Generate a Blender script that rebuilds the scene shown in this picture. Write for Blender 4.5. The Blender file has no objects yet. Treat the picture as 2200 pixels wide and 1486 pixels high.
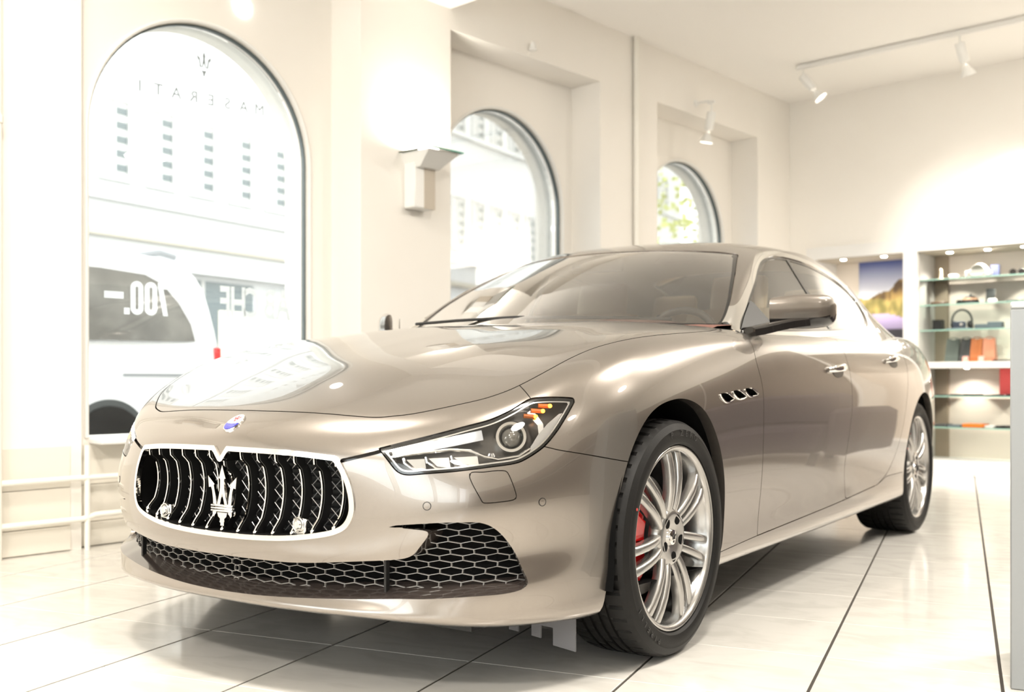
import bpy, math, random
import numpy as np
from mathutils import Vector, Matrix

random.seed(7)
SC = bpy.context.scene
COL = SC.collection
PI = math.pi
R = math.radians

# ----------------------------------------------------------------- camera, world, exposure
# room frame: X along the back wall (to the right), Y along the window wall (away), Z up
cam = bpy.data.objects.new('camera', bpy.data.cameras.new('camera'))
COL.objects.link(cam)
cam.location = (0, 0, .8145)
cam.rotation_euler = (PI/2, 0, R(42))
cam.data.sensor_width = 36
cam.data.lens = 2224.8/2200*36
cam.data.shift_y = 71.7/2200
cam.data.clip_start = .05
cam.data.dof.use_dof = True
cam.data.dof.focus_distance = 2.95
cam.data.dof.aperture_fstop = 2.8
SC.camera = cam

SKY = 3.1
world = bpy.data.worlds.new('world'); SC.world = world; world.use_nodes = True
world.node_tree.nodes['Background'].inputs[0].default_value = (.97, .99, 1.0, 1)
world.node_tree.nodes['Background'].inputs[1].default_value = SKY

SC.view_settings.view_transform = 'Standard'
SC.view_settings.look = 'None'
SC.view_settings.exposure = 0.78
SC.view_settings.gamma = 1.0
SC.view_settings.use_curve_mapping = False
SC.cycles.max_bounces = 7; SC.cycles.diffuse_bounces = 4; SC.cycles.glossy_bounces = 5; SC.cycles.transmission_bounces = 5; SC.cycles.transparent_max_bounces = 10
SC.cycles.caustics_reflective = False; SC.cycles.caustics_refractive = False; SC.cycles.sample_clamp_indirect = 6.0

# ----------------------------------------------------------------- materials
MATS = {}
def mat(name, col=(.8, .8, .8), rough=.5, metal=0.0, coat=0.0, emit=None, estr=0.0, spec=.5, noise=None, bump=None, trans=0.0, ior=1.45, coat_rough=.02):
    """principled material; noise=(scale, colour, amount) mixes in a second tone, bump=(scale, strength)"""
    if name in MATS: return MATS[name]
    m = bpy.data.materials.new(name); m.use_nodes = True; MATS[name] = m
    nt = m.node_tree; b = nt.nodes['Principled BSDF']; I = b.inputs
    I['Base Color'].default_value = (*col, 1); I['Roughness'].default_value = rough; I['Metallic'].default_value = metal
    I['Coat Weight'].default_value = coat; I['Coat Roughness'].default_value = coat_rough; I['Specular IOR Level'].default_value = spec
    I['Transmission Weight'].default_value = trans; I['IOR'].default_value = ior
    if emit is not None:
        I['Emission Color'].default_value = (*emit, 1); I['Emission Strength'].default_value = estr
    if noise or bump:
        tc = nt.nodes.new('ShaderNodeTexCoord')
    if noise:
        n = nt.nodes.new('ShaderNodeTexNoise'); n.inputs['Scale'].default_value = noise[0]; n.inputs['Detail'].default_value = 5
        mx = nt.nodes.new('ShaderNodeMix'); mx.data_type = 'RGBA'
        mr = nt.nodes.new('ShaderNodeMapRange'); mr.inputs[1].default_value = .45; mr.inputs[2].default_value = .65; mr.inputs[4].default_value = noise[2]
        nt.links.new(tc.outputs['Object'], n.inputs['Vector']); nt.links.new(n.outputs['Fac'], mr.inputs[0]); nt.links.new(mr.outputs[0], mx.inputs['Factor'])
        mx.inputs['A'].default_value = (*col, 1); mx.inputs['B'].default_value = (*noise[1], 1)
        nt.links.new(mx.outputs['Result'], I['Base Color'])
    if bump:
        n2 = nt.nodes.new('ShaderNodeTexNoise'); n2.inputs['Scale'].default_value = bump[0]
        bp = nt.nodes.new('ShaderNodeBump'); bp.inputs['Strength'].default_value = bump[1]; bp.inputs['Distance'].default_value = .002
        nt.links.new(tc.outputs['Object'], n2.inputs['Vector']); nt.links.new(n2.outputs['Fac'], bp.inputs['Height']); nt.links.new(bp.outputs[0], I['Normal'])
    return m
def glass(name, tint=(1, 1, 1), refl=1.0, rough=0.0):
    """thin pane: clear (tinted) with Fresnel reflection"""
    if name in MATS: return MATS[name]
    m = bpy.data.materials.new(name); m.use_nodes = True; MATS[name] = m
    nt = m.node_tree; nt.nodes.clear()
    o = nt.nodes.new('ShaderNodeOutputMaterial'); t = nt.nodes.new('ShaderNodeBsdfTransparent'); g = nt.nodes.new('ShaderNodeBsdfGlossy')
    f = nt.nodes.new('ShaderNodeFresnel'); mx = nt.nodes.new('ShaderNodeMixShader'); k = nt.nodes.new('ShaderNodeMath'); k.operation = 'MULTIPLY'; k.use_clamp = True
    f.inputs[0].default_value = 1.52; k.inputs[1].default_value = refl
    t.inputs[0].default_value = (*tint, 1); g.inputs['Roughness'].default_value = rough; g.inputs[0].default_value = (1, 1, 1, 1)
    nt.links.new(f.outputs[0], k.inputs[0]); nt.links.new(k.outputs[0], mx.inputs[0]); nt.links.new(t.outputs[0], mx.inputs[1]); nt.links.new(g.outputs[0], mx.inputs[2])
    nt.links.new(mx.outputs[0], o.inputs[0])
    return m
def translucent(name, col):
    m = bpy.data.materials.new(name); m.use_nodes = True; MATS[name] = m; nt = m.node_tree; nt.nodes.clear()
    o = nt.nodes.new('ShaderNodeOutputMaterial'); d = nt.nodes.new('ShaderNodeBsdfDiffuse'); t = nt.nodes.new('ShaderNodeBsdfTranslucent'); mx = nt.nodes.new('ShaderNodeMixShader'); mx.inputs[0].default_value = .6
    d.inputs[0].default_value = (*col, 1); t.inputs[0].default_value = (*col, 1)
    nt.links.new(d.outputs[0], mx.inputs[1]); nt.links.new(t.outputs[0], mx.inputs[2]); nt.links.new(mx.outputs[0], o.inputs[0]); return m
def emis(name, col, s):
    m = mat(name, (.02, .02, .02), .5, emit=col, estr=s); m.cycles.emission_sampling = 'NONE'; return m

# ----------------------------------------------------------------- scene tree helpers
def tag(o, label=None, cat=None, group=None, kind=None):
    if label: o['label'] = label
    if cat: o['category'] = cat
    if group: o['group'] = group
    if kind: o['kind'] = kind
    return o
def empty(name, loc=(0, 0, 0), rz=0.0, parent=None):
    o = bpy.data.objects.new(name, None); COL.objects.link(o); o.location = loc; o.rotation_euler = (0, 0, rz); o.empty_display_size = .1
    if parent: o.parent = parent
    return o
def link_mesh(name, me, parent=None, loc=(0, 0, 0), rot=(0, 0, 0)):
    o = bpy.data.objects.new(name, me); COL.objects.link(o); o.location = loc; o.rotation_euler = rot
    if parent: o.parent = parent
    return o
def copy_tree(o, parent=None):
    c = o.copy(); COL.objects.link(c); c.parent = parent
    for ch in list(o.children): copy_tree(ch, c)
    return c

class MB:
    """mesh builder: collects faces, builds one mesh object"""
    def __init__(s): s.V = []; s.F = []; s.M = []
    def add(s, V, F, mi=0):
        n = len(s.V); s.V += [tuple(float(q) for q in v) for v in V]; s.F += [tuple(int(i)+n for i in f) for f in F]; s.M += [mi]*len(F); return s
    def box(s, c, d, mi=0, rot=None, bevel=0.0):
        x, y, z = (k/2 for k in d)
        if bevel > 0:
            b = min(bevel, x*.49, y*.49, z*.49)
            V = []
            for sx in (-1, 1):
                for sy in (-1, 1):
                    for sz in (-1, 1):
                        V += [(sx*x, sy*(y-b), sz*(z-b)), (sx*(x-b), sy*y, sz*(z-b)), (sx*(x-b), sy*(y-b), sz*z)]
            idx = lambda sx, sy, sz, k: ((sx > 0)*4+(sy > 0)*2+(sz > 0))*3+k
            F = []
            for s1 in (-1, 1):
                q = [(-1, -1), (1, -1), (1, 1), (-1, 1)]
                if s1 < 0: q = q[::-1]
                F.append([idx(s1, a, b_, 0) for a, b_ in q])
                F.append([idx(b_, s1, a, 1) for a, b_ in q])
                F.append([idx(a, b_, s1, 2) for a, b_ in q])
            def quad(a): F.append(a)
            for sa in (-1, 1):
                for sb in (-1, 1):
                    quad([idx(sa, sb, -1, 0), idx(sa, sb, -1, 1), idx(sa, sb, 1, 1), idx(sa, sb, 1, 0)][::sa*sb])
                    quad([idx(sa, -1, sb, 2), idx(sa, -1, sb, 0), idx(sa, 1, sb, 0), idx(sa, 1, sb, 2)][::sa*sb])
                    quad([idx(-1, sa, sb, 1), idx(-1, sa, sb, 2), idx(1, sa, sb, 2), idx(1, sa, sb, 1)][::sa*sb])
            for sx in (-1, 1):
                for sy in (-1, 1):
                    for sz in (-1, 1):
                        t = [idx(sx, sy, sz, k) for k in range(3)]
                        F.append(t if sx*sy*sz > 0 else t[::-1])
        else:
            V = [(sx*x, sy*y, sz*z) for sx in (-1, 1) for sy in (-1, 1) for sz in (-1, 1)]
            F = [(0, 1, 3, 2), (4, 6, 7, 5), (0, 4, 5, 1), (2, 3, 7, 6), (0, 2, 6, 4), (1, 5, 7, 3)]
        m = Matrix.Rotation(rot, 3, 'Z') if isinstance(rot, (int, float)) and rot else (rot if rot is not None else None)
        if m is not None: V = [m @ Vector(v) for v in V]
        return s.add([(v[0]+c[0], v[1]+c[1], v[2]+c[2]) for v in V], F, mi)
    def span(s, lo, hi, mi=0, bevel=0.0):
        return s.box([(a+b)/2 for a, b in zip(lo, hi)], [b-a for a, b in zip(lo, hi)], mi, None, bevel)
    def tube(s, P, r, n=10, mi=0, closed=False, cap=True, up=None, prof=None):
        """round (or profile prof=[(a,b)]) section swept along points P; r scalar or list"""
        P = [Vector(p) for p in P]; m = len(P); rr = r if hasattr(r, '__len__') else [r]*m
        T = []
        for i in range(m):
            a = P[i-1] if (i > 0 or closed) else P[i]; b = P[(i+1) % m] if (i < m-1 or closed) else P[i]
            t = (b-a); T.append(t.normalized() if t.length > 1e-9 else Vector((0, 0, 1)))
        u = Vector(up) if up else (Vector((0, 0, 1)) if abs(T[0].z) < .9 else Vector((1, 0, 0)))
        pr = prof or [(math.cos(2*PI*k/n), math.sin(2*PI*k/n)) for k in range(n)]
        n = len(pr); V = []
        for i in range(m):
            u = (u-T[i]*u.dot(T[i]))
            u = u.normalized() if u.length > 1e-6 else T[i].orthogonal().normalized()
            w = T[i].cross(u)
            for a, b in pr: V.append(P[i]+(u*a+w*b)*rr[i])
            if up: u = Vector(up)
        F = []
        for i in range(m if closed else m-1):
            j = (i+1) % m
            for k in range(n):
                l = (k+1) % n; F.append((i*n+k, i*n+l, j*n+l, j*n+k))
        if cap and not closed:
            F.append(tuple(range(n))[::-1]); F.append(tuple((m-1)*n+k for k in range(n)))
        return s.add(V, F, mi)
    def lathe(s, prof, axis='z', c=(0, 0, 0), n=32, mi=0, a0=0.0, a1=2*PI, mod=None):
        """profile [(r, h)] turned about an axis through c; mod(k, i, r, h) may change (r, h)"""
        full = abs(a1-a0-2*PI) < 1e-6; cnt = n if full else n+1; V = []
        for k in range(cnt):
            a = a0+(a1-a0)*k/n; ca, sa = math.cos(a), math.sin(a)
            for i, (r, h) in enumerate(prof):
                if mod: r, h = mod(k, i, r, h)
                p = (r*ca, r*sa, h) if axis == 'z' else ((h, r*ca, r*sa) if axis == 'x' else (r*sa, h, r*ca))
                V.append((p[0]+c[0], p[1]+c[1], p[2]+c[2]))
        m = len(prof); F = []
        for k in range(n):
            l = (k+1) % cnt
            for i in range(m-1): F.append((k*m+i, l*m+i, l*m+i+1, k*m+i+1))
        return s.add(V, F, mi)
    def prism(s, poly, h0, h1, plane='xy', mi=0, inset=0.0, at=(0, 0, 0)):
        """extruded outline; plane picks the two outline axes; inset shrinks the far face a little (bevel look)"""
        P = np.array(poly, float); n = len(P); c = P.mean(0)
        Q = P+(c-P)/np.maximum(np.linalg.norm(c-P, axis=1, keepdims=True), 1e-9)*inset
        f = {'xy': lambda p, h: (p[0], p[1], h), 'xz': lambda p, h: (p[0], h, p[1]), 'yz': lambda p, h: (h, p[0], p[1])}[plane]
        V = [f(p, h0) for p in P]+[f(p, h1) for p in Q]
        area = sum(P[i][0]*P[(i+1) % n][1]-P[(i+1) % n][0]*P[i][1] for i in range(n))
        if (area < 0) != (plane == 'xz') != (h1 < h0): order = list(range(n))[::-1]
        else: order = list(range(n))
        F = [tuple(order[::-1]), tuple(n+i for i in order)]
        F += [(order[i], order[(i+1) % n], n+order[(i+1) % n], n+order[i]) for i in range(n)]
        return s.add([(v[0]+at[0], v[1]+at[1], v[2]+at[2]) for v in V], F, mi)
    def sheet(s, S, mi=0): return s.add(S.V, S.T, mi)
    def moved(s, M):
        s.V = [tuple(M @ Vector(v)) for v in s.V]; return s
    def mesh(s, name, mats, smooth=40):
        me = bpy.data.meshes.new(name); me.from_pydata(s.V, [], s.F)
        for m in (mats if isinstance(mats, (list, tuple)) else [mats]): me.materials.append(m)
        if len(me.materials) > 1: me.polygons.foreach_set('material_index', s.M)
        if smooth:
            me.polygons.foreach_set('use_smooth', [True]*len(me.polygons)); me.set_sharp_from_angle(angle=R(smooth))
        me.update(); return me
    def build(s, name, mats, parent=None, loc=(0, 0, 0), rot=(0, 0, 0), smooth=40):
        return link_mesh(name, s.mesh(name, mats, smooth), parent, loc, rot)

def sheet_obj(name, S, mats, parent=None, extra=None):
    """a Sheet as a mesh with its own normals; extra = [(Sheet, material slot)]"""
    V, N, T, mi = S.V, S.N, S.T, [0]*len(S.T)
    for e, k in (extra or []):
        T = np.concatenate([T, e.T+len(V)]); V = np.concatenate([V, e.V]); N = np.concatenate([N, e.N]); mi = mi+[k]*len(e.T)
    me = bpy.data.meshes.new(name); me.from_pydata(V.tolist(), [], T.tolist())
    for m in (mats if isinstance(mats, (list, tuple)) else [mats]): me.materials.append(m)
    me.polygons.foreach_set('material_index', mi)
    me.polygons.foreach_set('use_smooth', [True]*len(me.polygons))
    me.normals_split_custom_set_from_vertices(N.tolist())
    return link_mesh(name, me, parent)
# ----------------------------------------------------------------- surface kit (numpy)
def nspline(xs, ys, q):
    """natural cubic spline through (xs, ys), linear beyond the ends"""
    xs = np.asarray(xs, float); ys = np.asarray(ys, float); q = np.asarray(q, float)
    n = len(xs)
    if n == 2:
        return ys[0] + (ys[1]-ys[0])*(q-xs[0])/(xs[1]-xs[0])
    h = np.diff(xs); A = np.zeros((n, n)); b = np.zeros(n)
    A[0, 0] = A[-1, -1] = 1
    for i in range(1, n-1):
        A[i, i-1] = h[i-1]; A[i, i] = 2*(h[i-1]+h[i]); A[i, i+1] = h[i]
        b[i] = 6*((ys[i+1]-ys[i])/h[i]-(ys[i]-ys[i-1])/h[i-1])
    m = np.linalg.solve(A, b)
    qq = np.clip(q, xs[0], xs[-1])
    i = np.clip(np.searchsorted(xs, qq, side='right')-1, 0, n-2)
    t = qq-xs[i]; hh = h[i]
    c1 = (ys[i+1]-ys[i])/hh-hh*(2*m[i]+m[i+1])/6
    v = ys[i]+c1*t+m[i]*t*t/2+(m[i+1]-m[i])/(6*hh)*t**3
    s0 = (ys[1]-ys[0])/h[0]-h[0]*(2*m[0]+m[1])/6
    s1 = (ys[-1]-ys[-2])/h[-1]+h[-1]*(m[-2]+2*m[-1])/6
    return v + np.where(q < xs[0], (q-xs[0])*s0, 0) + np.where(q > xs[-1], (q-xs[-1])*s1, 0)

def pchip(xs, ys, q):
    """monotone cubic (no overshoot)"""
    xs = np.asarray(xs, float); ys = np.asarray(ys, float); q = np.clip(np.asarray(q, float), xs[0], xs[-1])
    h = np.diff(xs); d = np.diff(ys)/h; n = len(xs); m = np.zeros(n)
    m[0] = d[0]; m[-1] = d[-1]
    for i in range(1, n-1):
        if d[i-1]*d[i] > 0:
            w1 = 2*h[i]+h[i-1]; w2 = h[i]+2*h[i-1]
            m[i] = (w1+w2)/(w1/d[i-1]+w2/d[i])
    i = np.clip(np.searchsorted(xs, q, side='right')-1, 0, n-2)
    t = (q-xs[i])/h[i]
    return ((1+2*t)*(1-t)**2*ys[i]+t*(1-t)**2*h[i]*m[i]+t*t*(3-2*t)*ys[i+1]+t*t*(t-1)*h[i]*m[i+1])

MIR = np.array([-1., 1, 1])
def _ghost(P, mode, end):
    a, b = (P[0], P[1]) if end == 0 else (P[-1], P[-2])
    return b*MIR if mode == 'mirror' else 2*a-b
def _pad(P, modes):
    P = np.concatenate([_ghost(P, modes[0], 0)[None], P, _ghost(P, modes[1], 1)[None]], 0)
    return P
def _bmat(n, res):
    """uniform cubic B-spline basis rows for n control points (padded to n+2); res = subdivisions per span"""
    res = [res]*(n-1) if np.isscalar(res) else res
    rows = []
    for i in range(n-1):
        for k in range(res[i] + (1 if i == n-2 else 0)):
            t = k/res[i]; r = np.zeros(n+2)
            r[i:i+4] = [(1-t)**3/6, (3*t**3-6*t*t+4)/6, (-3*t**3+3*t*t+3*t+1)/6, t**3/6]
            rows.append(r)
    return np.array(rows)
def bsurf(T, ru, rv, mu, mv, fit=3, k=.8):
    """B-spline surface that closely follows the target net T (A,B,3); mu, mv: end modes"""
    T = np.asarray(T, float); P = T.copy(); A, B = T.shape[:2]
    M1u, M1v = _bmat(A, 1), _bmat(B, 1)
    def ev(P, Mu, Mv):
        Q = np.einsum('ab,bcd->acd', Mu, _pad(P, mu))
        Q = np.swapaxes(_pad(np.swapaxes(Q, 0, 1), mv), 0, 1)
        return np.einsum('cb,abd->acd', Mv, Q)
    for _ in range(fit):
        P = P + k*(T-ev(P, M1u, M1v))
    return ev(P, _bmat(A, ru), _bmat(B, rv))

class Sheet:
    """triangle sheet with its own smooth normals"""
    def __init__(s, V, N, T): s.V, s.N, s.T = V, N, T
    @staticmethod
    def grid(G, flip=False):
        a, b = G.shape[:2]
        du = np.gradient(G, axis=0); dv = np.gradient(G, axis=1)
        N = np.cross(du, dv); N /= np.maximum(np.linalg.norm(N, axis=2, keepdims=True), 1e-9)
        i = np.arange(a*b).reshape(a, b)
        q = np.stack([i[:-1, :-1], i[1:, :-1], i[1:, 1:], i[:-1, 1:]], -1).reshape(-1, 4)
        T = np.concatenate([q[:, [0, 1, 2]], q[:, [0, 2, 3]]])
        s = Sheet(G.reshape(-1, 3), N.reshape(-1, 3), T)
        if flip: s.N = -s.N; s.T = s.T[:, ::-1]
        return s
    def sub(s, keep):
        T = s.T[keep]; u, inv = np.unique(T, return_inverse=True)
        return Sheet(s.V[u], s.N[u], inv.reshape(T.shape))
    def cut(s, d, g=0.0):
        """(inside d<-g, outside d>g); the strip between goes away"""
        ins = s._clip(-d-g); out = s._clip(d-g)
        return ins, out
    def _clip(s, d):
        """keep d>0, splitting triangles on the zero line"""
        d = np.where(np.abs(d) < 1e-7, 1e-7, d)
        pos = d > 0; c = pos[s.T].sum(1)
        full = s.T[c == 3]
        part = s.T[(c == 1) | (c == 2)]
        if len(part) == 0:
            return s.sub(c == 3)
        one = pos[part].sum(1) == 1
        # rotate so that the odd vertex comes first
        odd = np.where(one[:, None], pos[part], ~pos[part]).argmax(1)
        R = np.stack([part[np.arange(len(part)), (odd+k) % 3] for k in range(3)], 1)
        E = np.concatenate([R[:, [0, 1]], R[:, [0, 2]]])
        Es = np.sort(E, 1); ue, inv = np.unique(Es, axis=0, return_inverse=True); inv = inv.reshape(-1)
        da, db = d[ue[:, 0]], d[ue[:, 1]]; t = (da/(da-db))[:, None]
        nv = s.V[ue[:, 0]]*(1-t)+s.V[ue[:, 1]]*t
        nn = s.N[ue[:, 0]]*(1-t)+s.N[ue[:, 1]]*t
        nn /= np.maximum(np.linalg.norm(nn, axis=1, keepdims=True), 1e-9)
        n0 = len(s.V); m = len(R); i1 = n0+inv[:m]; i2 = n0+inv[m:]
        o = one
        T1 = np.stack([R[o, 0], i1[o], i2[o]], 1)
        T2 = np.concatenate([np.stack([i1[~o], R[~o, 1], R[~o, 2]], 1), np.stack([i1[~o], R[~o, 2], i2[~o]], 1)])
        w = Sheet(np.concatenate([s.V, nv]), np.concatenate([s.N, nn]), np.concatenate([full, T1, T2]))
        return w.sub(np.ones(len(w.T), bool))
    def moved(s, k): return Sheet(s.V+s.N*k, s.N, s.T)
    def mirrored(s): return Sheet(s.V*MIR, s.N*MIR, s.T[:, ::-1])
    def boundary(s):
        """directed boundary edges"""
        E = np.concatenate([s.T[:, [0, 1]], s.T[:, [1, 2]], s.T[:, [2, 0]]])
        k = np.sort(E, 1); u, inv, cnt = np.unique(k, axis=0, return_inverse=True, return_counts=True)
        return E[cnt[inv.reshape(-1)] == 1]
    def rim(s, vec=None, depth=.012, skip=None):
        """walls dropped from the border: along -N by depth, or along the vector vec"""
        B = s.boundary()
        if skip is not None:
            B = B[~(skip(s.V[B[:, 0]]) & skip(s.V[B[:, 1]]))]
        a, b = s.V[B[:, 0]], s.V[B[:, 1]]
        oa = -s.N[B[:, 0]]*depth if vec is None else (vec(a) if callable(vec) else np.broadcast_to(np.asarray(vec, float), a.shape))
        ob = -s.N[B[:, 1]]*depth if vec is None else (vec(b) if callable(vec) else np.broadcast_to(np.asarray(vec, float), a.shape))
        V = np.stack([a, b, b+ob, a+oa], 1).reshape(-1, 3)
        n = np.cross(oa, b-a); n /= np.maximum(np.linalg.norm(n, axis=1, keepdims=True), 1e-12)
        N = np.repeat(n, 4, 0); i = np.arange(len(B))[:, None]*4
        return Sheet(V, N, np.concatenate([i+[0, 3, 2], i+[0, 2, 1]]))
    def __add__(s, o):
        return Sheet(np.concatenate([s.V, o.V]), np.concatenate([s.N, o.N]), np.concatenate([s.T, o.T+len(s.V)]))
    def weld(s, tol=1e-5):
        k = np.round(s.V/tol).astype(np.int64); u, idx, inv = np.unique(k, axis=0, return_index=True, return_inverse=True)
        inv = inv.reshape(-1); N = np.zeros((len(u), 3)); np.add.at(N, inv, s.N)
        N /= np.maximum(np.linalg.norm(N, axis=1, keepdims=True), 1e-9)
        T = inv[s.T]; ok = (T[:, 0] != T[:, 1]) & (T[:, 1] != T[:, 2]) & (T[:, 0] != T[:, 2])
        return Sheet(s.V[idx], N, T[ok])

def smooth_poly(P, n=8, closed=True, corners=()):
    """Catmull-Rom through points; indices in corners stay sharp"""
    P = np.asarray(P, float); m = len(P); out = []
    for i in range(m if closed else m-1):
        a, b = P[i], P[(i+1) % m]
        p = P[(i-1) % m] if (closed or i > 0) else a
        q = P[(i+2) % m] if (closed or i < m-2) else b
        ta = (b-a) if i in corners else (b-p)/2
        tb = (b-a) if (i+1) % m in corners else (q-a)/2
        # limit tangents to the chord
        L = np.linalg.norm(b-a)
        for tt in (ta, tb):
            l = np.linalg.norm(tt)
            if l > 1.2*L: tt *= 1.2*L/l
        for k in range(n):
            t = k/n
            out.append((2*t**3-3*t*t+1)*a+(t**3-2*t*t+t)*ta+(-2*t**3+3*t*t)*b+(t**3-t*t)*tb)
    if not closed: out.append(P[-1])
    return np.array(out)

def sdf(Q, P):
    """signed distance of points Q (n,2) to the closed polygon P: negative inside"""
    Q = np.asarray(Q, float); P = np.asarray(P, float); d = np.full(len(Q), 1e9); ins = np.zeros(len(Q), bool)
    for i in range(len(P)):
        a, b = P[i], P[(i+1) % len(P)]; ab = b-a; L = ab@ab
        if L < 1e-16: continue
        t = np.clip(((Q-a)@ab)/L, 0, 1); e = Q-a-t[:, None]*ab
        d = np.minimum(d, np.einsum('ij,ij->i', e, e))
        c = (a[1] > Q[:, 1]) != (b[1] > Q[:, 1])
        if c.any():
            x = a[0]+(Q[:, 1]-a[1])*ab[0]/(ab[1] if ab[1] else 1e-12)
            ins ^= c & (Q[:, 0] < x)
    d = np.sqrt(d)
    return np.where(ins, -d, d)
# ----------------------------------------------------------------- car body surface (car frame: x left, y back from front axle, z up)
STN = dict(x=[0,.15,.30,.45,.60,.73,.83,.895,.932,.945,.945,.946,.948,.950,.956,.968,.971,.934,.855,.715,.44,0],
           y=[-.913,-.908,-.890,-.853,-.788,-.690,-.56,-.40,-.20,.05,.35,.70,1.15,1.65,2.15,2.6,3.0,3.39,3.69,3.91,4.03,4.06])
NS = 22
# per key station: ten (inset, z) from the sill/lip up to the hood edge/belt
ROWS = {
 0: [(.14,.205),(.014,.214),(0,.238),(.012,.262),(.012,.330),(-.004,.372),(.004,.50),(.008,.622),(.026,.672),(.100,.721)],
 3: [(.14,.200),(.014,.210),(0,.236),(.014,.266),(.012,.335),(.000,.385),(.002,.50),(.008,.605),(.030,.655),(.086,.716)],
 5: [(.14,.178),(.020,.190),(0,.226),(-.006,.290),(.008,.360),(-.008,.440),(-.012,.530),(.018,.635),(.048,.705),(.105,.757)],
 6: [(.14,.175),(.024,.187),(.006,.232),(-.004,.300),(.006,.375),(-.004,.460),(-.006,.555),(.018,.665),(.050,.742),(.110,.800)],
 7: [(.14,.172),(.030,.184),(.014,.240),(.010,.320),(.006,.400),(.000,.490),(.003,.600),(.014,.700),(.048,.785),(.118,.855)],
 9: [(.14,.195),(.045,.205),(.020,.255),(.014,.340),(.006,.450),(.000,.550),(.002,.650),(.010,.760),(.050,.870),(.135,.948)],
 11:[(.14,.195),(.050,.205),(.024,.255),(.022,.345),(.012,.450),(.003,.560),(.000,.680),(.004,.790),(.026,.900),(.085,.980)],
 13:[(.14,.195),(.050,.205),(.024,.255),(.022,.345),(.014,.450),(.004,.560),(.000,.690),(.006,.800),(.030,.915),(.100,1.000)],
 15:[(.14,.200),(.050,.212),(.026,.262),(.020,.350),(.010,.460),(.002,.570),(.000,.700),(.006,.810),(.040,.925),(.140,1.020)],
 16:[(.14,.210),(.050,.222),(.028,.272),(.018,.360),(.008,.470),(.002,.580),(.000,.710),(.010,.820),(.050,.945),(.170,1.048)],
 17:[(.14,.220),(.050,.232),(.026,.282),(.014,.370),(.006,.480),(.000,.590),(.002,.720),(.014,.830),(.055,.950),(.165,1.052)],
 19:[(.14,.230),(.050,.242),(.020,.292),(.010,.380),(.004,.480),(.000,.590),(.002,.720),(.014,.830),(.040,.935),(.110,1.030)],
 21:[(.14,.240),(.050,.252),(.020,.300),(.010,.390),(.004,.490),(.000,.590),(.004,.720),(.016,.830),(.030,.940),(.075,1.050)],
}
YC = [-.25,-.23,-.19,-.12,-.05,.02,.08,.14,.22,.32,.46,.70,1.15,1.65,2.15,2.6,3.0,3.15,3.3,3.45,3.55,3.62]
def hood_z(x, y):
    zc = nspline([-.85,-.8,-.7,-.5,-.2,.1,.4,.7,1.2,2.6,3.1,3.6,4.0], [.692,.724,.778,.854,.930,.984,1.022,1.045,1.05,1.06,1.09,1.09,1.06], y)
    dr = pchip([-.85,-.75,-.6,-.48,-.19,.1,.4,.7,1.2,3.0,3.4,4.0], [.15,.16,.11,.06,.018,.02,.028,.045,.05,.12,.10,.08], y)
    ax = np.abs(x)
    crease = .007*np.exp(-((ax-.40-.10*(y+.2))/.11)**2)*np.clip((y+.80)*3, 0, 1)*np.clip((.75-y)*3, 0, 1)
    return zc-dr*(ax/.75)**2.2+crease
def body_net():
    s = np.arange(NS); x = np.array(STN['x']); y = np.array(STN['y'])
    tx = np.gradient(x); ty = np.gradient(y)
    tx[0], ty[0] = 1, 0; tx[-1], ty[-1] = -1, 0
    L = np.hypot(tx, ty); nx, ny = -ty/L, tx/L           # inward normal of the plan curve
    ks = sorted(ROWS); net = np.zeros((NS, 14, 3))
    for r in range(10):
        ins = pchip(ks, [ROWS[k][r][0] for k in ks], s); z = pchip(ks, [ROWS[k][r][1] for k in ks], s)
        net[:, r, 0] = x+nx*ins; net[:, r, 1] = y+ny*ins; net[:, r, 2] = z
    net[0, :, 0] = 0; net[-1, :, 0] = 0
    for r, t in zip(range(10, 14), (.22, .48, .76, 1.0)):
        net[:, r, 0] = net[:, 9, 0]*(1-t)
        net[:, r, 1] = net[:, 9, 1]*(1-t)+np.array(YC)*t
        zz = hood_z(net[:, r, 0], net[:, r, 1])
        net[:, r, 2] = zz
    return net
RU = [18,20,22,24,24,22,18,14,14,14,14,14,14,14,14,14,14,12,10,8,8]
RV = [3,4,8,14,12,16,18,14,12,12,12,12,8]
def body_sheet():
    G = bsurf(body_net(), RU, RV, ('mirror', 'mirror'), ('free', 'mirror'), fit=3)
    G[0, :, 0] = 0; G[-1, :, 0] = 0; G[:, -1, 0] = 0
    return G
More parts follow.
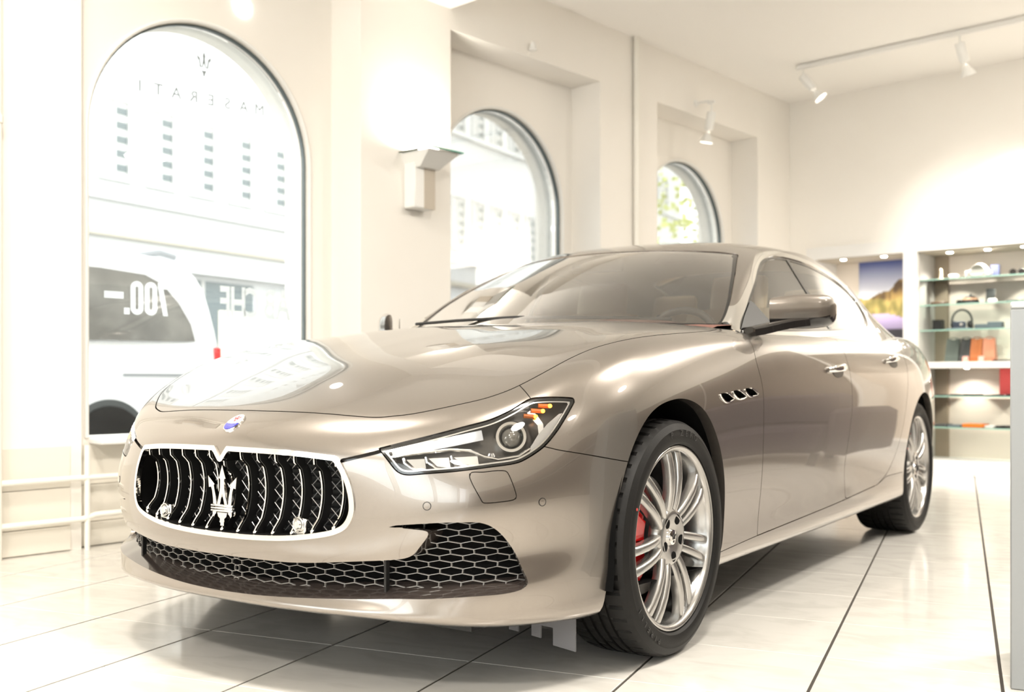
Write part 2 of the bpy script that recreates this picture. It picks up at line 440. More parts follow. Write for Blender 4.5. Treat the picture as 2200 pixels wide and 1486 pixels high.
# ----------------------------------------------------------------- cabin surface: centre line -> windscreen edge -> pillar -> belt
CAB = [
 [(0,.46,1.02),(.25,.51,1.02),(.49,.63,1.015),(.70,.76,1.005),(.770,.77,1.000),(.815,.72,.990),(.842,.67,.970),(.868,.60,.94)],
 [(0,.70,1.150),(.24,.74,1.150),(.47,.84,1.145),(.665,.96,1.145),(.722,.98,1.147),(.762,.98,1.105),(.825,.96,1.03),(.885,.92,.94)],
 [(0,.94,1.267),(.23,.97,1.266),(.45,1.05,1.258),(.630,1.16,1.252),(.682,1.18,1.250),(.718,1.20,1.208),(.805,1.21,1.07),(.885,1.20,.94)],
 [(0,1.24,1.383),(.22,1.26,1.381),(.42,1.31,1.371),(.580,1.39,1.348),(.632,1.42,1.340),(.664,1.45,1.310),(.780,1.48,1.12),(.885,1.50,.94)],
 [(0,1.58,1.447),(.22,1.59,1.443),(.42,1.61,1.427),(.560,1.66,1.402),(.612,1.70,1.385),(.642,1.72,1.355),(.768,1.75,1.14),(.885,1.75,.95)],
 [(0,1.95,1.472),(.22,1.95,1.468),(.42,1.96,1.453),(.555,1.98,1.427),(.605,2.00,1.410),(.635,2.01,1.380),(.762,2.03,1.16),(.885,2.03,.96)],
 [(0,2.30,1.463),(.22,2.30,1.459),(.41,2.30,1.445),(.545,2.31,1.420),(.595,2.31,1.403),(.626,2.31,1.373),(.752,2.32,1.16),(.880,2.32,.97)],
 [(0,2.60,1.427),(.21,2.60,1.423),(.40,2.60,1.410),(.540,2.60,1.385),(.592,2.60,1.368),(.624,2.60,1.338),(.742,2.60,1.16),(.870,2.60,.98)],
 [(0,2.92,1.361),(.21,2.91,1.359),(.40,2.90,1.348),(.540,2.89,1.325),(.597,2.88,1.309),(.632,2.87,1.280),(.728,2.86,1.15),(.855,2.86,.99)],
 [(0,3.23,1.262),(.21,3.22,1.260),(.40,3.20,1.250),(.545,3.17,1.230),(.605,3.16,1.215),(.640,3.15,1.192),(.720,3.13,1.105),(.84,3.12,.99)],
 [(0,3.52,1.135),(.21,3.51,1.133),(.40,3.48,1.126),(.560,3.44,1.112),(.620,3.42,1.102),(.655,3.41,1.086),(.720,3.40,1.05),(.82,3.38,.98)],
 [(0,3.76,1.020),(.21,3.75,1.018),(.40,3.72,1.012),(.570,3.67,1.005),(.630,3.64,1.000),(.665,3.63,.990),(.720,3.62,.97),(.80,3.60,.94)],
]
CRU = [16]*11
CRV = [8,8,10,8,8,16,14]
def cabin_grid():
    G = bsurf(np.array(CAB), CRU, CRV, ('free', 'free'), ('mirror', 'free'), fit=3)
    G[:, 0, 0] = 0
    return G
# ----------------------------------------------------------------- car: materials
def paint_mat():
    m = bpy.data.materials.new('champagne_paint'); m.use_nodes = True; MATS['champagne_paint'] = m
    nt = m.node_tree; b = nt.nodes['Principled BSDF']; I = b.inputs
    I['Metallic'].default_value = .88; I['Roughness'].default_value = .26; I['Coat Weight'].default_value = 1.0; I['Coat Roughness'].default_value = .008; I['Coat IOR'].default_value = 1.52
    tc = nt.nodes.new('ShaderNodeTexCoord'); vo = nt.nodes.new('ShaderNodeTexVoronoi'); vo.inputs['Scale'].default_value = 2600
    mx = nt.nodes.new('ShaderNodeMix'); mx.data_type = 'RGBA'
    mx.inputs['A'].default_value = (.252, .225, .200, 1); mx.inputs['B'].default_value = (.345, .310, .278, 1)
    nt.links.new(tc.outputs['Object'], vo.inputs['Vector']); nt.links.new(vo.outputs['Color'], mx.inputs['Factor']); nt.links.new(mx.outputs['Result'], I['Base Color'])
    return m
PAINT = paint_mat()
CHROME = mat('chrome', (.90, .89, .87), .06, 1.0)
SATIN = mat('satin_metal', (.80, .79, .77), .22, 1.0)
ALLOY = mat('alloy_silver', (.44, .43, .415), .26, .9, coat=.6)
BLACK = mat('black_plastic', (.012, .012, .012), .45)
GLOSSBLACK = mat('gloss_black', (.010, .009, .009), .12, coat=.5)
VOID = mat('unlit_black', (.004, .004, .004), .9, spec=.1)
RUBBER = mat('tyre_rubber', (.0065, .006, .0056), .55, bump=(260, .15), spec=.3)
RUBBERTXT = mat('tyre_lettering', (.030, .029, .028), .42)
RED = mat('caliper_red', (.72, .008, .010), .22, coat=.8)
DISC = mat('brake_disc_iron', (.42, .41, .40), .3, 1.0)
WSGLASS = glass('windscreen_glass', (.94, .96, .91), 3.0)
SIDEGLASS = glass('side_glass', (.76, .77, .70), 1.5)
LENSGLASS = glass('headlight_lens_glass', (.97, .97, .97), .9)
LEATHER = mat('tan_leather', (.68, .55, .42), .5, bump=(500, .1))
REDLEATHER = mat('red_leather', (.17, .075, .058), .5, bump=(500, .1))
HEADLINER = mat('headliner', (.68, .61, .52), .9)
DARKTRIM = mat('dark_trim', (.035, .030, .027), .5)
RIBGREY = mat('grey_rubber', (.15, .15, .16), .7)
AMBER = emis('amber_led', (1.0, .33, .02), 7.0)
AMBERPL = mat('amber_plastic', (.75, .20, .02), .3)
DRLIT = emis('white_led', (1.0, .98, .95), 5.0)
BADGEWHITE = mat('badge_white', (.85, .85, .84), .2, coat=1)
BADGEBLUE = mat('badge_blue', (.012, .016, .40), .2, coat=1)
BADGERED = mat('badge_red', (.65, .03, .04), .3, coat=1)
TAILRED = mat('tail_lamp_red', (.30, .01, .015), .15, coat=1)

CAR = empty('sports_sedan', (-2.5989, 2.4608, 0), R(7.97))
tag(CAR, 'champagne grey sports sedan with trident grille parked in the showroom', 'car')

# ----------------------------------------------------------------- car: surfaces cut into panels (left half, then mirrored)
front = lambda V: V[:, [0, 2]]
side = lambda V: V[:, [1, 2]]
topp = lambda V: V[:, [0, 1]]
corner = lambda V: np.stack([(V[:, 0]+V[:, 1])/math.sqrt(2), V[:, 2]], 1)
def dist(S, proj, poly, ok=None):
    d = sdf(proj(S.V), poly)
    return d if ok is None else np.where(ok(S.V), d, np.abs(d)+.05)
on_axis = lambda V: np.abs(V[:, 0]) < 1e-4
def both(S): return (S+S.mirrored()).weld()
def panel(name, S, mats, parent, depth=.012, vec=None):
    """one-sided panel with turned-in edges"""
    return sheet_obj(name, S, mats, parent, [(S.rim(vec, depth), 0)])
def pair(name, S, mats, parent=None, depth=.012, vec=None):
    a = panel(name, S, mats, parent or CAR, depth, vec)
    v2 = None if vec is None else (-vec[0], vec[1], vec[2])
    b = panel(name, S.mirrored(), mats, parent or CAR, depth, v2)
    return a, b
def centre(name, S, mats, parent=None, depth=.012, vec=None):
    r = S.rim(vec, depth, skip=on_axis); r2 = r.mirrored()
    return sheet_obj(name, both(S), mats, parent or CAR, [(r, 0), (r2, 0)])
def look(S, proj, Q):
    """surface points over 2D points Q in a projection (first triangle that covers each)"""
    P2 = proj(S.V); a, b, c = (P2[S.T[:, k]] for k in range(3)); out = []; nn = []
    v0, v1 = b-a, c-a; den = v0[:, 0]*v1[:, 1]-v1[:, 0]*v0[:, 1]; den = np.where(np.abs(den) < 1e-14, 1e-14, den)
    for q in np.atleast_2d(Q):
        v2 = q-a; u = (v2[:, 0]*v1[:, 1]-v1[:, 0]*v2[:, 1])/den; v = (v0[:, 0]*v2[:, 1]-v2[:, 0]*v0[:, 1])/den
        k = int(np.argmin(np.maximum(np.maximum(-u, -v), u+v-1)))
        w = np.array([1-u[k]-v[k], u[k], v[k]]); w = np.clip(w, -.5, 1.5); w /= w.sum(); i = S.T[k]
        out.append(w@S.V[i]); n = w@S.N[i]; nn.append(n/np.linalg.norm(n))
    return np.array(out), np.array(nn)

ARCH_F = smooth_poly([(-.34,.02),(-.352,.304),(-.341,.455),(-.288,.590),(-.215,.684),(-.12,.738),(.015,.758),(.13,.738),(.215,.686),(.285,.600),(.335,.490),(.358,.380),(.355,.300),(.330,.225),(.31,.02)], 5)
ARCH_R = np.array([(2.998+.372*math.cos(a), .375+.372*math.sin(a)) for a in np.linspace(-.45, PI+.45, 50)]+[(2.68, .02), (3.32, .02)])
HEAD = [(.488,-.817,.640),(.517,-.816,.612),(.542,-.810,.585),(.566,-.801,.576),(.605,-.780,.579),(.669,-.738,.585),(.736,-.679,.595),(.779,-.629,.603),(.800,-.601,.616),(.818,-.557,.642),(.831,-.518,.677),(.838,-.475,.721),(.841,-.441,.756),(.835,-.441,.765),(.809,-.483,.768),(.778,-.528,.767),(.762,-.548,.761),(.740,-.595,.735),(.709,-.641,.712),(.664,-.689,.695),(.606,-.740,.675),(.544,-.785,.656)]
HEAD_P = smooth_poly(corner(np.array(HEAD)), 5, corners=(0, 12))
GRL = smooth_poly([(0,.604),(.024,.634),(.165,.632),(.282,.628),(.384,.620),(.400,.605),(.428,.556),(.441,.505),(.438,.466),(.415,.433),(.364,.414),(.257,.398),(.138,.391),(0,.389),(-.1,.389),(-.1,.604)], 5, corners=(0, 1, 4, 5, 13, 14, 15))
INT = smooth_poly([(0,.338),(.149,.338),(.273,.340),(.435,.354),(.545,.364),(.578,.374),(.598,.395),(.622,.432),(.596,.441),(.509,.447),(.632,.458),(.699,.460),(.727,.458),(.748,.445),(.764,.417),(.787,.348),(.803,.306),(.797,.288),(.768,.278),(.694,.273),(.61,.267),(.545,.265),(.399,.256),(.164,.245),(0,.242),(-.1,.242),(-.1,.338)], 5, corners=(0, 9, 24, 25, 26))
HOOD = smooth_poly([(-.1,-.802),(0,-.802),(.079,-.802),(.216,-.796),(.341,-.784),(.425,-.769),(.472,-.750),(.535,-.713),(.626,-.634),(.677,-.580),(.715,-.513),(.748,-.401),(.773,-.235),(.795,-.093),(.811,.067),(.824,.273),(.830,.470),(.800,.600),(.70,.640),(.50,.545),(.25,.455),(0,.415),(-.1,.415)], 4, corners=(0, 1, 16, 21, 22))
BUMP = [(-2,0),(.62,0),(.62,.560),(.439,.592),(.308,.618),(.225,.633),(.185,.643),(.170,.70),(.160,.766),(.141,.800),(.130,.84),(.10,1.3),(-2,1.3)]
DECK = smooth_poly([(-.1,.50),(0,.50),(.25,.555),(.50,.67),(.70,.80),(.785,.78),(.825,.84),(.838,1.0),(.838,1.5),(.832,2.2),(.80,2.75),(.745,3.1),(.66,3.40),(.40,3.50),(0,3.54),(-.1,3.54)], 4, corners=(0, 1, 14, 15))
COWL = [(-.1,.30),(0,.30),(.5,.40),(.72,.52),(.80,.585),(.83,.70),(.80,.95),(-.1,.95)]
D1F = [(.630,1.10),(.664,.965),(.650,.880),(.664,.811),(.671,.745),(.668,.611),(.679,.413),(.674,.335),(.666,.271)]
D2F = [(1.790,1.10),(1.725,.955),(1.724,.900),(1.731,.834),(1.721,.694),(1.680,.555),(1.660,.453),(1.680,.370),(1.700,.299)]
SKIRT = [(.30,.258),(.333,.259),(.666,.271),(.726,.272),(1.465,.291),(1.70,.298),(2.186,.321)]
D2R = [(2.340,.366),(2.46,.46),(2.56,.60),(2.63,.76),(2.70,.90),(2.74,.985),(2.76,1.10)]
DOOR1 = np.array(D1F+[(1.465,.291)]+D2F[::-1]); DOOR2 = np.array(D2F+[(2.186,.321)]+D2R)
SKIRTP = np.array(SKIRT+[(2.340,.350),(2.60,.35),(2.75,.0),(.2,.0)])

fy = lambda V: V[:, 1] < 1.0
G_B = body_sheet(); BODY = Sheet.grid(G_B)
NOSE = BODY.sub((BODY.V[BODY.T][:, :, 1].max(1) < .9) & (BODY.V[BODY.T][:, :, 1].min(1) < -.2))
S = BODY
_, S = S.cut(dist(S, side, ARCH_F))
_, S = S.cut(dist(S, side, ARCH_R))
LENS, S = S.cut(dist(S, corner, HEAD_P, fy), .0015)
GRIN, S = S.cut(dist(S, front, GRL, fy))
INTK, S = S.cut(dist(S, front, INT, fy))
HOODS, S = S.cut(dist(S, topp, HOOD, lambda V: V[:, 2] > .62), .0018)
_, S = S.cut(dist(S, topp, DECK, lambda V: V[:, 2] > .88))
COWLS, S = S.cut(dist(S, topp, np.array(COWL), lambda V: V[:, 2] > .9))
BELT = [(.60,.985),(.72,.977),(1.184,.987),(1.80,1.012),(2.265,1.036),(2.30,1.3),(.60,1.3)]
_, S = S.cut(dist(S, side, BELT, lambda V: (V[:, 0] > .80) & (V[:, 1] > .66)))
BUMPS, S = S.cut(dist(S, corner, np.array(BUMP)), .0012)
D1S, S = S.cut(dist(S, side, smooth_poly(DOOR1, 4, corners=(0, 8, 10, 18)), lambda V: V[:, 0] > .4), .0018)
D2S, S = S.cut(dist(S, side, smooth_poly(DOOR2, 4, corners=(0, 8, 9, 16)), lambda V: V[:, 0] > .4), .0018)
SKS, S = S.cut(dist(S, side, SKIRTP, lambda V: V[:, 0] > .4), .0012)
FENS, REARS = S.sub(S.V[S.T][:, :, 1].mean(1) < 1.0), S.sub(S.V[S.T][:, :, 1].mean(1) >= 1.0)

# fender vents
VENTS = [[(.297,.766),(.352,.770),(.404,.750),(.338,.741)],[(.398,.774),(.455,.778),(.510,.757),(.440,.750)],[(.502,.781),(.560,.784),(.618,.763),(.544,.757)]]
vent_sheets = []
for vp in VENTS:
    pl = smooth_poly(vp, 4)
    v, FENS = FENS.cut(dist(FENS, side, pl, lambda V: V[:, 0] > .6)); vent_sheets.append((v, pl))
# washer covers and parking sensors
WASH = corner(np.array([(.699,-.717,.577),(.726,-.691,.583),(.755,-.662,.586),(.770,-.650,.580),(.790,-.641,.524),(.785,-.645,.513),(.736,-.702,.507),(.727,-.708,.518)]))
WSH, BUMPS = BUMPS.cut(dist(BUMPS, corner, smooth_poly(WASH, 5), fy), .0011)
# slot between grille and headlight
SLOT = corner(np.array([(.396,-.860,.612),(.454,-.837,.626),(.500,-.812,.640),(.503,-.812,.630),(.456,-.839,.617),(.400,-.860,.602)]))
SLT, BUMPS = BUMPS.cut(dist(BUMPS, corner, SLOT, fy))

centre('hood', HOODS, PAINT)
BUMPER = centre('front_bumper', BUMPS, PAINT, depth=.014)
for nm, sh in (('front_fender', FENS), ('front_door', D1S), ('rear_door', D2S), ('side_skirt', SKS)):
    globals()[nm] = pair(nm, sh, PAINT)
centre('rear_body', REARS, PAINT)
centre('cowl_panel', COWLS.moved(-.004), BLACK)
pair('washer_cover', WSH, PAINT, BUMPER, .004)
for c in ((.619, .500), (.828, .504)):
    u = (c[0]+{.619: -.785, .828: -.580}[c[0]])/math.sqrt(2); p, n = look(NOSE, corner, [[u, c[1]]]); p, n = p[0], n[0]
    for sg in (1, -1):
        z_ = Vector((n[0]*sg, n[1], n[2])); x_ = z_.orthogonal().normalized(); M = Matrix((x_, z_.cross(x_), z_)).transposed().to_4x4(); M.translation = Vector((p[0]*sg, p[1], p[2]))
        o = MB().lathe([(0, .0012), (.0088, .0010), (.0092, -.004)], 'z', n=24).moved(M).build('parking_sensor', PAINT, BUMPER)
        MB().lathe([(.0091, -.001), (.0092, .0008), (.0108, .0007), (.0110, -.001)], 'z', n=24).moved(M).build('sensor_seal', BLACK, o)
pair('trim_slot', SLT.moved(-.012), GLOSSBLACK, BUMPER)
pair('slot_wall', SLT.rim(None, .013), GLOSSBLACK, BUMPER, 0.0)
for k, (v, pl) in enumerate(vent_sheets):
    for sg in (1, -1):
        w = v if sg > 0 else v.mirrored(); f = front_fender[0 if sg > 0 else 1]
        rec = w.moved(-.016)
        o = sheet_obj('fender_vent', rec, [VOID, CHROME], f, [(w.rim(None, .016), 0)])
        P3, N3 = look(FENS if False else BODY.sub(BODY.V[BODY.T][:, :, 1].mean(1) < 1.0), side, pl)
        P3 = P3+N3*.002; P3[:, 0] *= sg
        m = len(P3); lo = [P3[i] for i in range(m)][int(m*.5)-4:]      # chrome lip round the lower rim
        MB().tube(lo+[P3[0]], .0032, 6).build('vent_lip', CHROME, f)

# wheel wells, underbody
for sg in (1, -1):
    for yc, poly in ((0, ARCH_F), (2.998, ARCH_R)):
        mb = MB(); pts = [p for p in poly if p[1] > .2]
        pts = sorted(pts, key=lambda p: math.atan2(p[1]-.35, yc-p[0]) if yc == 0 else math.atan2(p[1]-.35, yc-p[0]))
        V = []; F = []
        for i, p in enumerate(pts):
            q = (yc+(p[0]-yc)*1.015, .36+(p[1]-.36)*1.015); V += [(sg*.915, *q), (sg*.55, *q)]
            if i: F.append((2*i-2, 2*i-1, 2*i+1, 2*i))
        mb.add(V, F); mb.add([(sg*.55, yc-.45, .15), (sg*.55, yc+.45, .15), (sg*.55, yc+.45, .80), (sg*.55, yc-.45, .80)], [(0, 1, 2, 3)])
        mb.build('wheel_well', VOID, CAR)
        # arch flange
        fl = BODY.cut(dist(BODY, side, poly))[1]
        fl = fl.sub((np.abs(fl.V[fl.T][:, :, 1].mean(1)-yc) < .5) & (fl.V[fl.T][:, :, 0].mean(1) > .8))
        rim = fl.rim((-.035, 0, 0), skip=lambda V: np.abs(sdf(side(V), poly)) > .004)
        sheet_obj('arch_lip', rim if sg > 0 else rim.mirrored(), PAINT, CAR)
ub = MB()
ub.span((-.50, -.74, .185), (.50, -.42, .23)); ub.span((-.56, -.45, .16), (.56, 3.6, .26)); ub.span((-.86, .40, .19), (.86, 2.60, .26)); ub.span((-.70, 3.4, .24), (.70, 3.9, .4))
ub.build('underbody', BLACK, CAR)
ub = MB(); ub.span((-.55, -.70, .24), (.55, -.30, .66)); ub.span((-.55, -.35, .24), (.55, .45, .80)); ub.build('engine_bay', VOID, CAR)

# ----------------------------------------------------------------- cabin shell
G_C = cabin_grid(); CABS = Sheet.grid(G_C, flip=True)
WSP = smooth_poly([(-.1,1.018),(0,1.018),(.30,1.018),(.52,1.016),(.735,1.012),(.733,1.059),(.708,1.137),(.654,1.237),(.588,1.328),(.570,1.343),(.509,1.354),(.355,1.364),(.20,1.370),(0,1.373),(-.1,1.373)], 5, corners=(0, 1, 4, 13, 14))
WIN = smooth_poly([(.735,.990),(.82,1.030),(.935,1.082),(1.044,1.138),(1.178,1.206),(1.291,1.265),(1.411,1.314),(1.576,1.350),(1.766,1.364),(2.073,1.358),(2.400,1.329),(2.62,1.284),(2.700,1.238),(2.70,1.190),(2.62,1.125),(2.50,1.078),(2.265,1.052),(1.803,1.027),(1.184,1.001)], 5, corners=(0,))
BPIL = [(1.762,1.45),(1.800,1.45),(1.840,.95),(1.800,.95)]
RWP = smooth_poly([(-.1,2.64),(0,2.64),(.30,2.65),(.45,2.68),(.485,2.76),(.49,3.05),(.50,3.30),(.47,3.40),(.30,3.45),(0,3.47),(-.1,3.47)], 4, corners=(0, 1, 9, 10))
C = CABS
CUTLOW = [(.3,.2),(4.2,.2),(4.2,1.0),(3.4,1.0),(2.9,.985),(2.3,.970),(1.9,.965),(1.2,.965),(1.0,.968),(.80,.985),(.70,.992),(.3,.992)]
WS, C = C.cut(dist(C, front, WSP, lambda V: V[:, 1] < 1.55), .001)
SW, C = C.cut(dist(C, side, WIN, lambda V: V[:, 0] > .5))
TRIM, C = C.cut(dist(C, side, WIN, lambda V: V[:, 0] > .5)-.023)
RW, C = C.cut(dist(C, topp, RWP, lambda V: (V[:, 2] > 1.05) & (V[:, 1] > 2.0)), .001)
_, C = C.cut(dist(C, side, CUTLOW))
ROOF = centre('roof', C, PAINT, depth=.010)
WSO = centre('windscreen', WS.moved(-.004), WSGLASS, depth=.004)
FRIT = WS.cut(dist(WS, front, WSP, lambda V: V[:, 1] < 1.55)+.011)[1]
FRIT = FRIT.sub(~((FRIT.V[FRIT.T][:, :, 2].mean(1) > 1.32) & (FRIT.V[FRIT.T][:, :, 0].mean(1) < .565)))
centre('glass_border', FRIT.moved(-.0030), GLOSSBLACK, WSO, depth=.002)
centre('rear_window', RW.moved(-.004), SIDEGLASS, depth=.004)
WT = pair('window_trim', TRIM.moved(.003), CHROME, depth=.010)
PIL, SW2 = SW.cut(dist(SW, side, BPIL))
SEAL = SW2.cut(dist(SW2, side, WIN)+.012)[1]
pair('pillar_cover', PIL.moved(-.001), GLOSSBLACK, depth=.006)
pair('window_seal', SEAL.moved(-.0015), GLOSSBLACK, depth=.004)
FW, BW = SW2.sub(SW2.V[SW2.T][:, :, 1].mean(1) < 1.80), SW2.sub(SW2.V[SW2.T][:, :, 1].mean(1) >= 1.80)
pair('front_side_window', FW.moved(-.004), SIDEGLASS, depth=.003)
pair('rear_side_window', BW.moved(-.004), SIDEGLASS, depth=.003)

# ----------------------------------------------------------------- grille
d = dist(GRIN, front, GRL)
RING = GRIN.cut(d+.0135)[1]
HOLE = GRIN.cut(d+.0135)[0]
GR = centre('grille_surround', RING.moved(.005), CHROME, depth=.014)
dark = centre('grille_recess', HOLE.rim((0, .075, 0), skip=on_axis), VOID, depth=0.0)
GRI = GRL.copy()
def zspan(x, inset):
    z = np.linspace(.36, .66, 301); dd = sdf(np.c_[np.full(301, abs(x)), z], GRL); ok = z[dd < -inset]
    return ok.min(), ok.max()
def nose(Q): return look(NOSE, front, Q)
for i in range(-6, 7):
    x = .0625*i; z0, z1 = zspan(max(abs(x), .001), .012)
    t = np.linspace(0, 1, 22); zz = z0+(z1-z0)*t
    ys = nose(np.c_[np.full(22, abs(x)), zz])[0][:, 1]
    off = pchip([0, .05, .11, .20, .5, .82, .90, 1], [.014, .012, .022, .036, .046, .034, .014, .010], t)
    bend = .004*np.sign(x)*0
    mb = MB(); V = []; n = 22
    for k in range(n):
        y = ys[k]+off[k]
        V += [(x-.0022, y, zz[k]), (x+.0022, y, zz[k]), (x+.0032, y+.007, zz[k]), (x-.0032, y+.007, zz[k])]
    F = []
    for k in range(n-1):
        for j in range(4):
            F.append((4*k+j, 4*k+(j+1) % 4, 4*k+4+(j+1) % 4, 4*k+4+j))
    mb.add(V, F, 1)
    V = []
    for k in range(n):
        y = ys[k]+off[k]+.006
        V += [(x-.0045, y, zz[k]), (x+.0045, y, zz[k]), (x+.002, y+.032, zz[k]), (x-.002, y+.032, zz[k])]
    mb.add(V, F, 0)
    mb.box((x, ys[0]+.016, z0+.004), (.011, .012, .012), 1, bevel=.003)
    mb.build('grille_slat', [BLACK, CHROME], GR)
mesh_y = lambda x: -.832+.30*x*x
mb = MB(); pit = .036
for sgn in (1, -1):
    for k in range(-24, 25):
        a = []
        for t in np.linspace(-.45, .45, 91):
            x = t; z = .50+sgn*(t-k*pit)
            a.append((x, z) if (.36 < z < .66 and sdf(np.array([[abs(x), z]]), GRL)[0] < -.012) else None)
        run = []
        for q in a+[None]:
            if q: run.append(q)
            elif run:
                if len(run) > 1: mb.tube([(p[0], mesh_y(p[0])+.002*sgn, p[1]) for p in (run[0], run[len(run)//2], run[-1])], .0013, 4, cap=False)
                run = []
mb.build('grille_mesh', mat('mesh_wire', (.55, .55, .56), .3, .8), GR)
mb = MB()
for k in range(14): mb.span((-.40, -.772, .40+.016*k), (.40, -.760, .408+.016*k))
mb.span((-.44, -.755, .37), (.44, -.745, .65)); mb.build('radiator', mat('radiator_black', (.008, .008, .008), .5), GR)

# emblem on the grille
def outline_mirror(h): return h+[(-x, z) for x, z in h[::-1] if abs(x) > 1e-6]
TRI = MB(); Y0 = -.902
side_prong = [(.0195,.058),(.0310,.058),(.0320,.078),(.0360,.102),(.0395,.1130),(.0475,.1110),(.0500,.1450),(.0265,.1220),(.0290,.1180),(.0265,.106),(.0220,.084)]
mid = [(0,.178),(.0070,.155),(.0125,.139),(.0085,.139),(.0070,.134),(.0085,.110),(.0125,.084),(.0185,.060),(.0085,.060),(.0042,.078),(0,.092),(-.0042,.078),(-.0085,.060),(-.0185,.060),(-.0125,.084),(-.0085,.110),(-.0070,.134),(-.0085,.139),(-.0125,.139),(-.0070,.155)]
base = [(.018,.040),(.015,.028),(.0085,.022),(.0085,.012),(.0065,.011),(.0065,0),(-.0065,0),(-.0065,.011),(-.0085,.012),(-.0085,.022),(-.015,.028),(-.018,.040)]
tail = [(.020,.044),(.034,.044),(.034,.030),(.029,.024),(.024,.032),(.020,.036)]
ZT = .415
for poly in (mid, base, side_prong, [(-x, z) for x, z in side_prong], tail, [(-x, z) for x, z in tail]):
    TRI.prism([(x*1.16, z*.94+ZT) for x, z in poly], Y0+.012, Y0, 'xz', inset=.0012)
for zb in (.042, .049, .056):
    TRI.box((0, Y0+.002, ZT+zb), (.086, .012, .0062), bevel=.002)
TRI.build('trident_emblem', CHROME, GR)
for sx in (-.27, .27):
    mb = MB(); y = nose([[abs(sx), .42]])[0][0][1]+.022
    mb.box((sx, y, .430), (.046, .012, .048), 0, bevel=.004); mb.lathe([(0, -.013), (.009, -.013), (.012, -.010), (.013, -.004), (.013, .0)], 'y', (sx, y-.002, .438), 20)
    mb.lathe([(.016, -.009), (.018, -.011), (.020, -.009), (.020, 0)], 'y', (sx, y, .438), 20)
    mb.build('sensor_bracket', SATIN, GR)

# ----------------------------------------------------------------- lower intake: recess, honeycomb, splitter
rec = INTK.rim(lambda P: np.stack([np.full(len(P), -.014), np.full(len(P), .080), np.where(P[:, 1]*0+P[:, 2] < .30, .030, 0)], 1), skip=on_axis)
centre('intake_recess', rec, mat('intake_gloss', (.045, .036, .032), .10, coat=.8), BUMPER, 0.0)
bk = INTK.moved(-.085); centre('intake_backing', Sheet(INTK.V+np.array([-.014, .079, 0]), INTK.N, INTK.T), VOID, BUMPER, 0.0)
xs = np.linspace(0, .83, 84); pl = nose(np.c_[xs, np.full(84, .33)])[0]
arc = np.concatenate([[0], np.cumsum(np.hypot(np.diff(pl[:, 0]), np.diff(pl[:, 1])))])
INT_M = np.array([(x, z+.020) if z < .30 else (x, z) for x, z in INT])
def hexmesh():
    mb = MB(); a, p, q = .029, .0166, .0028
    ni = int(arc[-1]/a)+1; nodes = {}
    Q, keys = [], []
    for j in range(-1, 15):
        for i in range(0, ni+1):
            z = .236+j*p+(q if (i+j) % 2 else -q); x = float(np.interp(i*a, arc, xs)); Q.append((x, z)); keys.append((i, j))
    Q = np.array(Q); dd = sdf(np.c_[np.abs(Q[:, 0]), Q[:, 1]], INT_M); P3 = look(NOSE, front, Q)[0]+np.array([-.009, .050, 0])
    nodes = {k: (P3[n], dd[n], Q[n]) for n, k in enumerate(keys)}
    def bar(k1, k2):
        A, da, qa = nodes[k1]; B_, db, qb = nodes[k2]
        if da > .004 and db > .004: return
        if da > .004: t = (da-.004)/(da-db); A = A+(B_-A)*t
        if db > .004: t = (db-.004)/(db-da); B_ = B_+(A-B_)*t
        for sg in (1, -1):
            s3 = np.array([sg, 1, 1]); a3, b3 = A*s3, B_*s3
            mb.tube([a3, b3], 1.0, up=(0, 1, .01), prof=[(-.002, -.0007), (-.002, .0007), (.003, .0010), (.003, -.0010)], cap=False)
    for (i, j) in keys:
        if (i+1, j) in nodes: bar((i, j), (i+1, j))
        if (i, j+1) in nodes and (i+j) % 2: bar((i, j), (i, j+1))
    return mb
hexmesh().build('honeycomb_grille', mat('honeycomb_grey', (.36, .35, .34), .3, .5), BUMPER)
for sx in (1, -1):
    mb = MB(); c = nose([[.495, .31]])[0][0]
    mb.box((sx*(c[0]-.004), c[1]+.034, .313), (.007, .014, .105)); mb.build('grille_divider', BLACK, BUMPER)
# under-lip and comb shaped air deflectors
for sg in (1, -1):
    mb = MB(); pts = [(.43,.125),(.43,.178),(.50,.178),(.815,.178),(.815,.070),(.745,.078),(.745,.125),(.705,.127),(.705,.092),(.675,.095),(.675,.128),(.630,.129),(.630,.100),(.600,.102),(.600,.130),(.560,.131),(.560,.106),(.532,.108),(.532,.133),(.45,.136)]
    mb.prism([(sg*x, z+.012) for x, z in pts], -.395, -.389, 'xz'); mb.build('air_deflector', RIBGREY, CAR)
    mb = MB(); mb.span((min(sg*.30, sg*.62), -.60, .150), (max(sg*.30, sg*.62), -.50, .185)); mb.build('undertray_flap', BLACK, CAR)

# badge on the nose
p, n = nose([[0.0005, .694]]); p, n = p[0], n[0]; n[0] = 0; n /= np.linalg.norm(n)
zax = Vector(n); xax = Vector((1, 0, 0)); yax = zax.cross(xax); M = Matrix((xax, yax, zax)).transposed().to_4x4(); M.translation = Vector((0, p[1], p[2]))
def ellip(a, b, z0, z1, dome=0, half=None, nn=40):
    mb = MB(); ang = np.linspace(0, 2*PI, nn, False) if half is None else np.linspace(*half, nn)
    P = [(a*math.cos(t), b*math.sin(t)) for t in ang]; mb.prism(P, z0, z1, 'xy', inset=dome); return mb
BD = ellip(.0275, .0375, -.006, .004, .001).moved(M).build('badge', CHROME, BUMPER)
ellip(.0245, .0345, .003, .0052, .001, (R(-8), R(188))).moved(M).build('badge_field', BADGEWHITE, BD)
ellip(.0245, .0345, .003, .0052, .001, (R(188), R(352))).moved(M).build('badge_field', BADGEBLUE, BD)
mb = MB(); s_ = .135
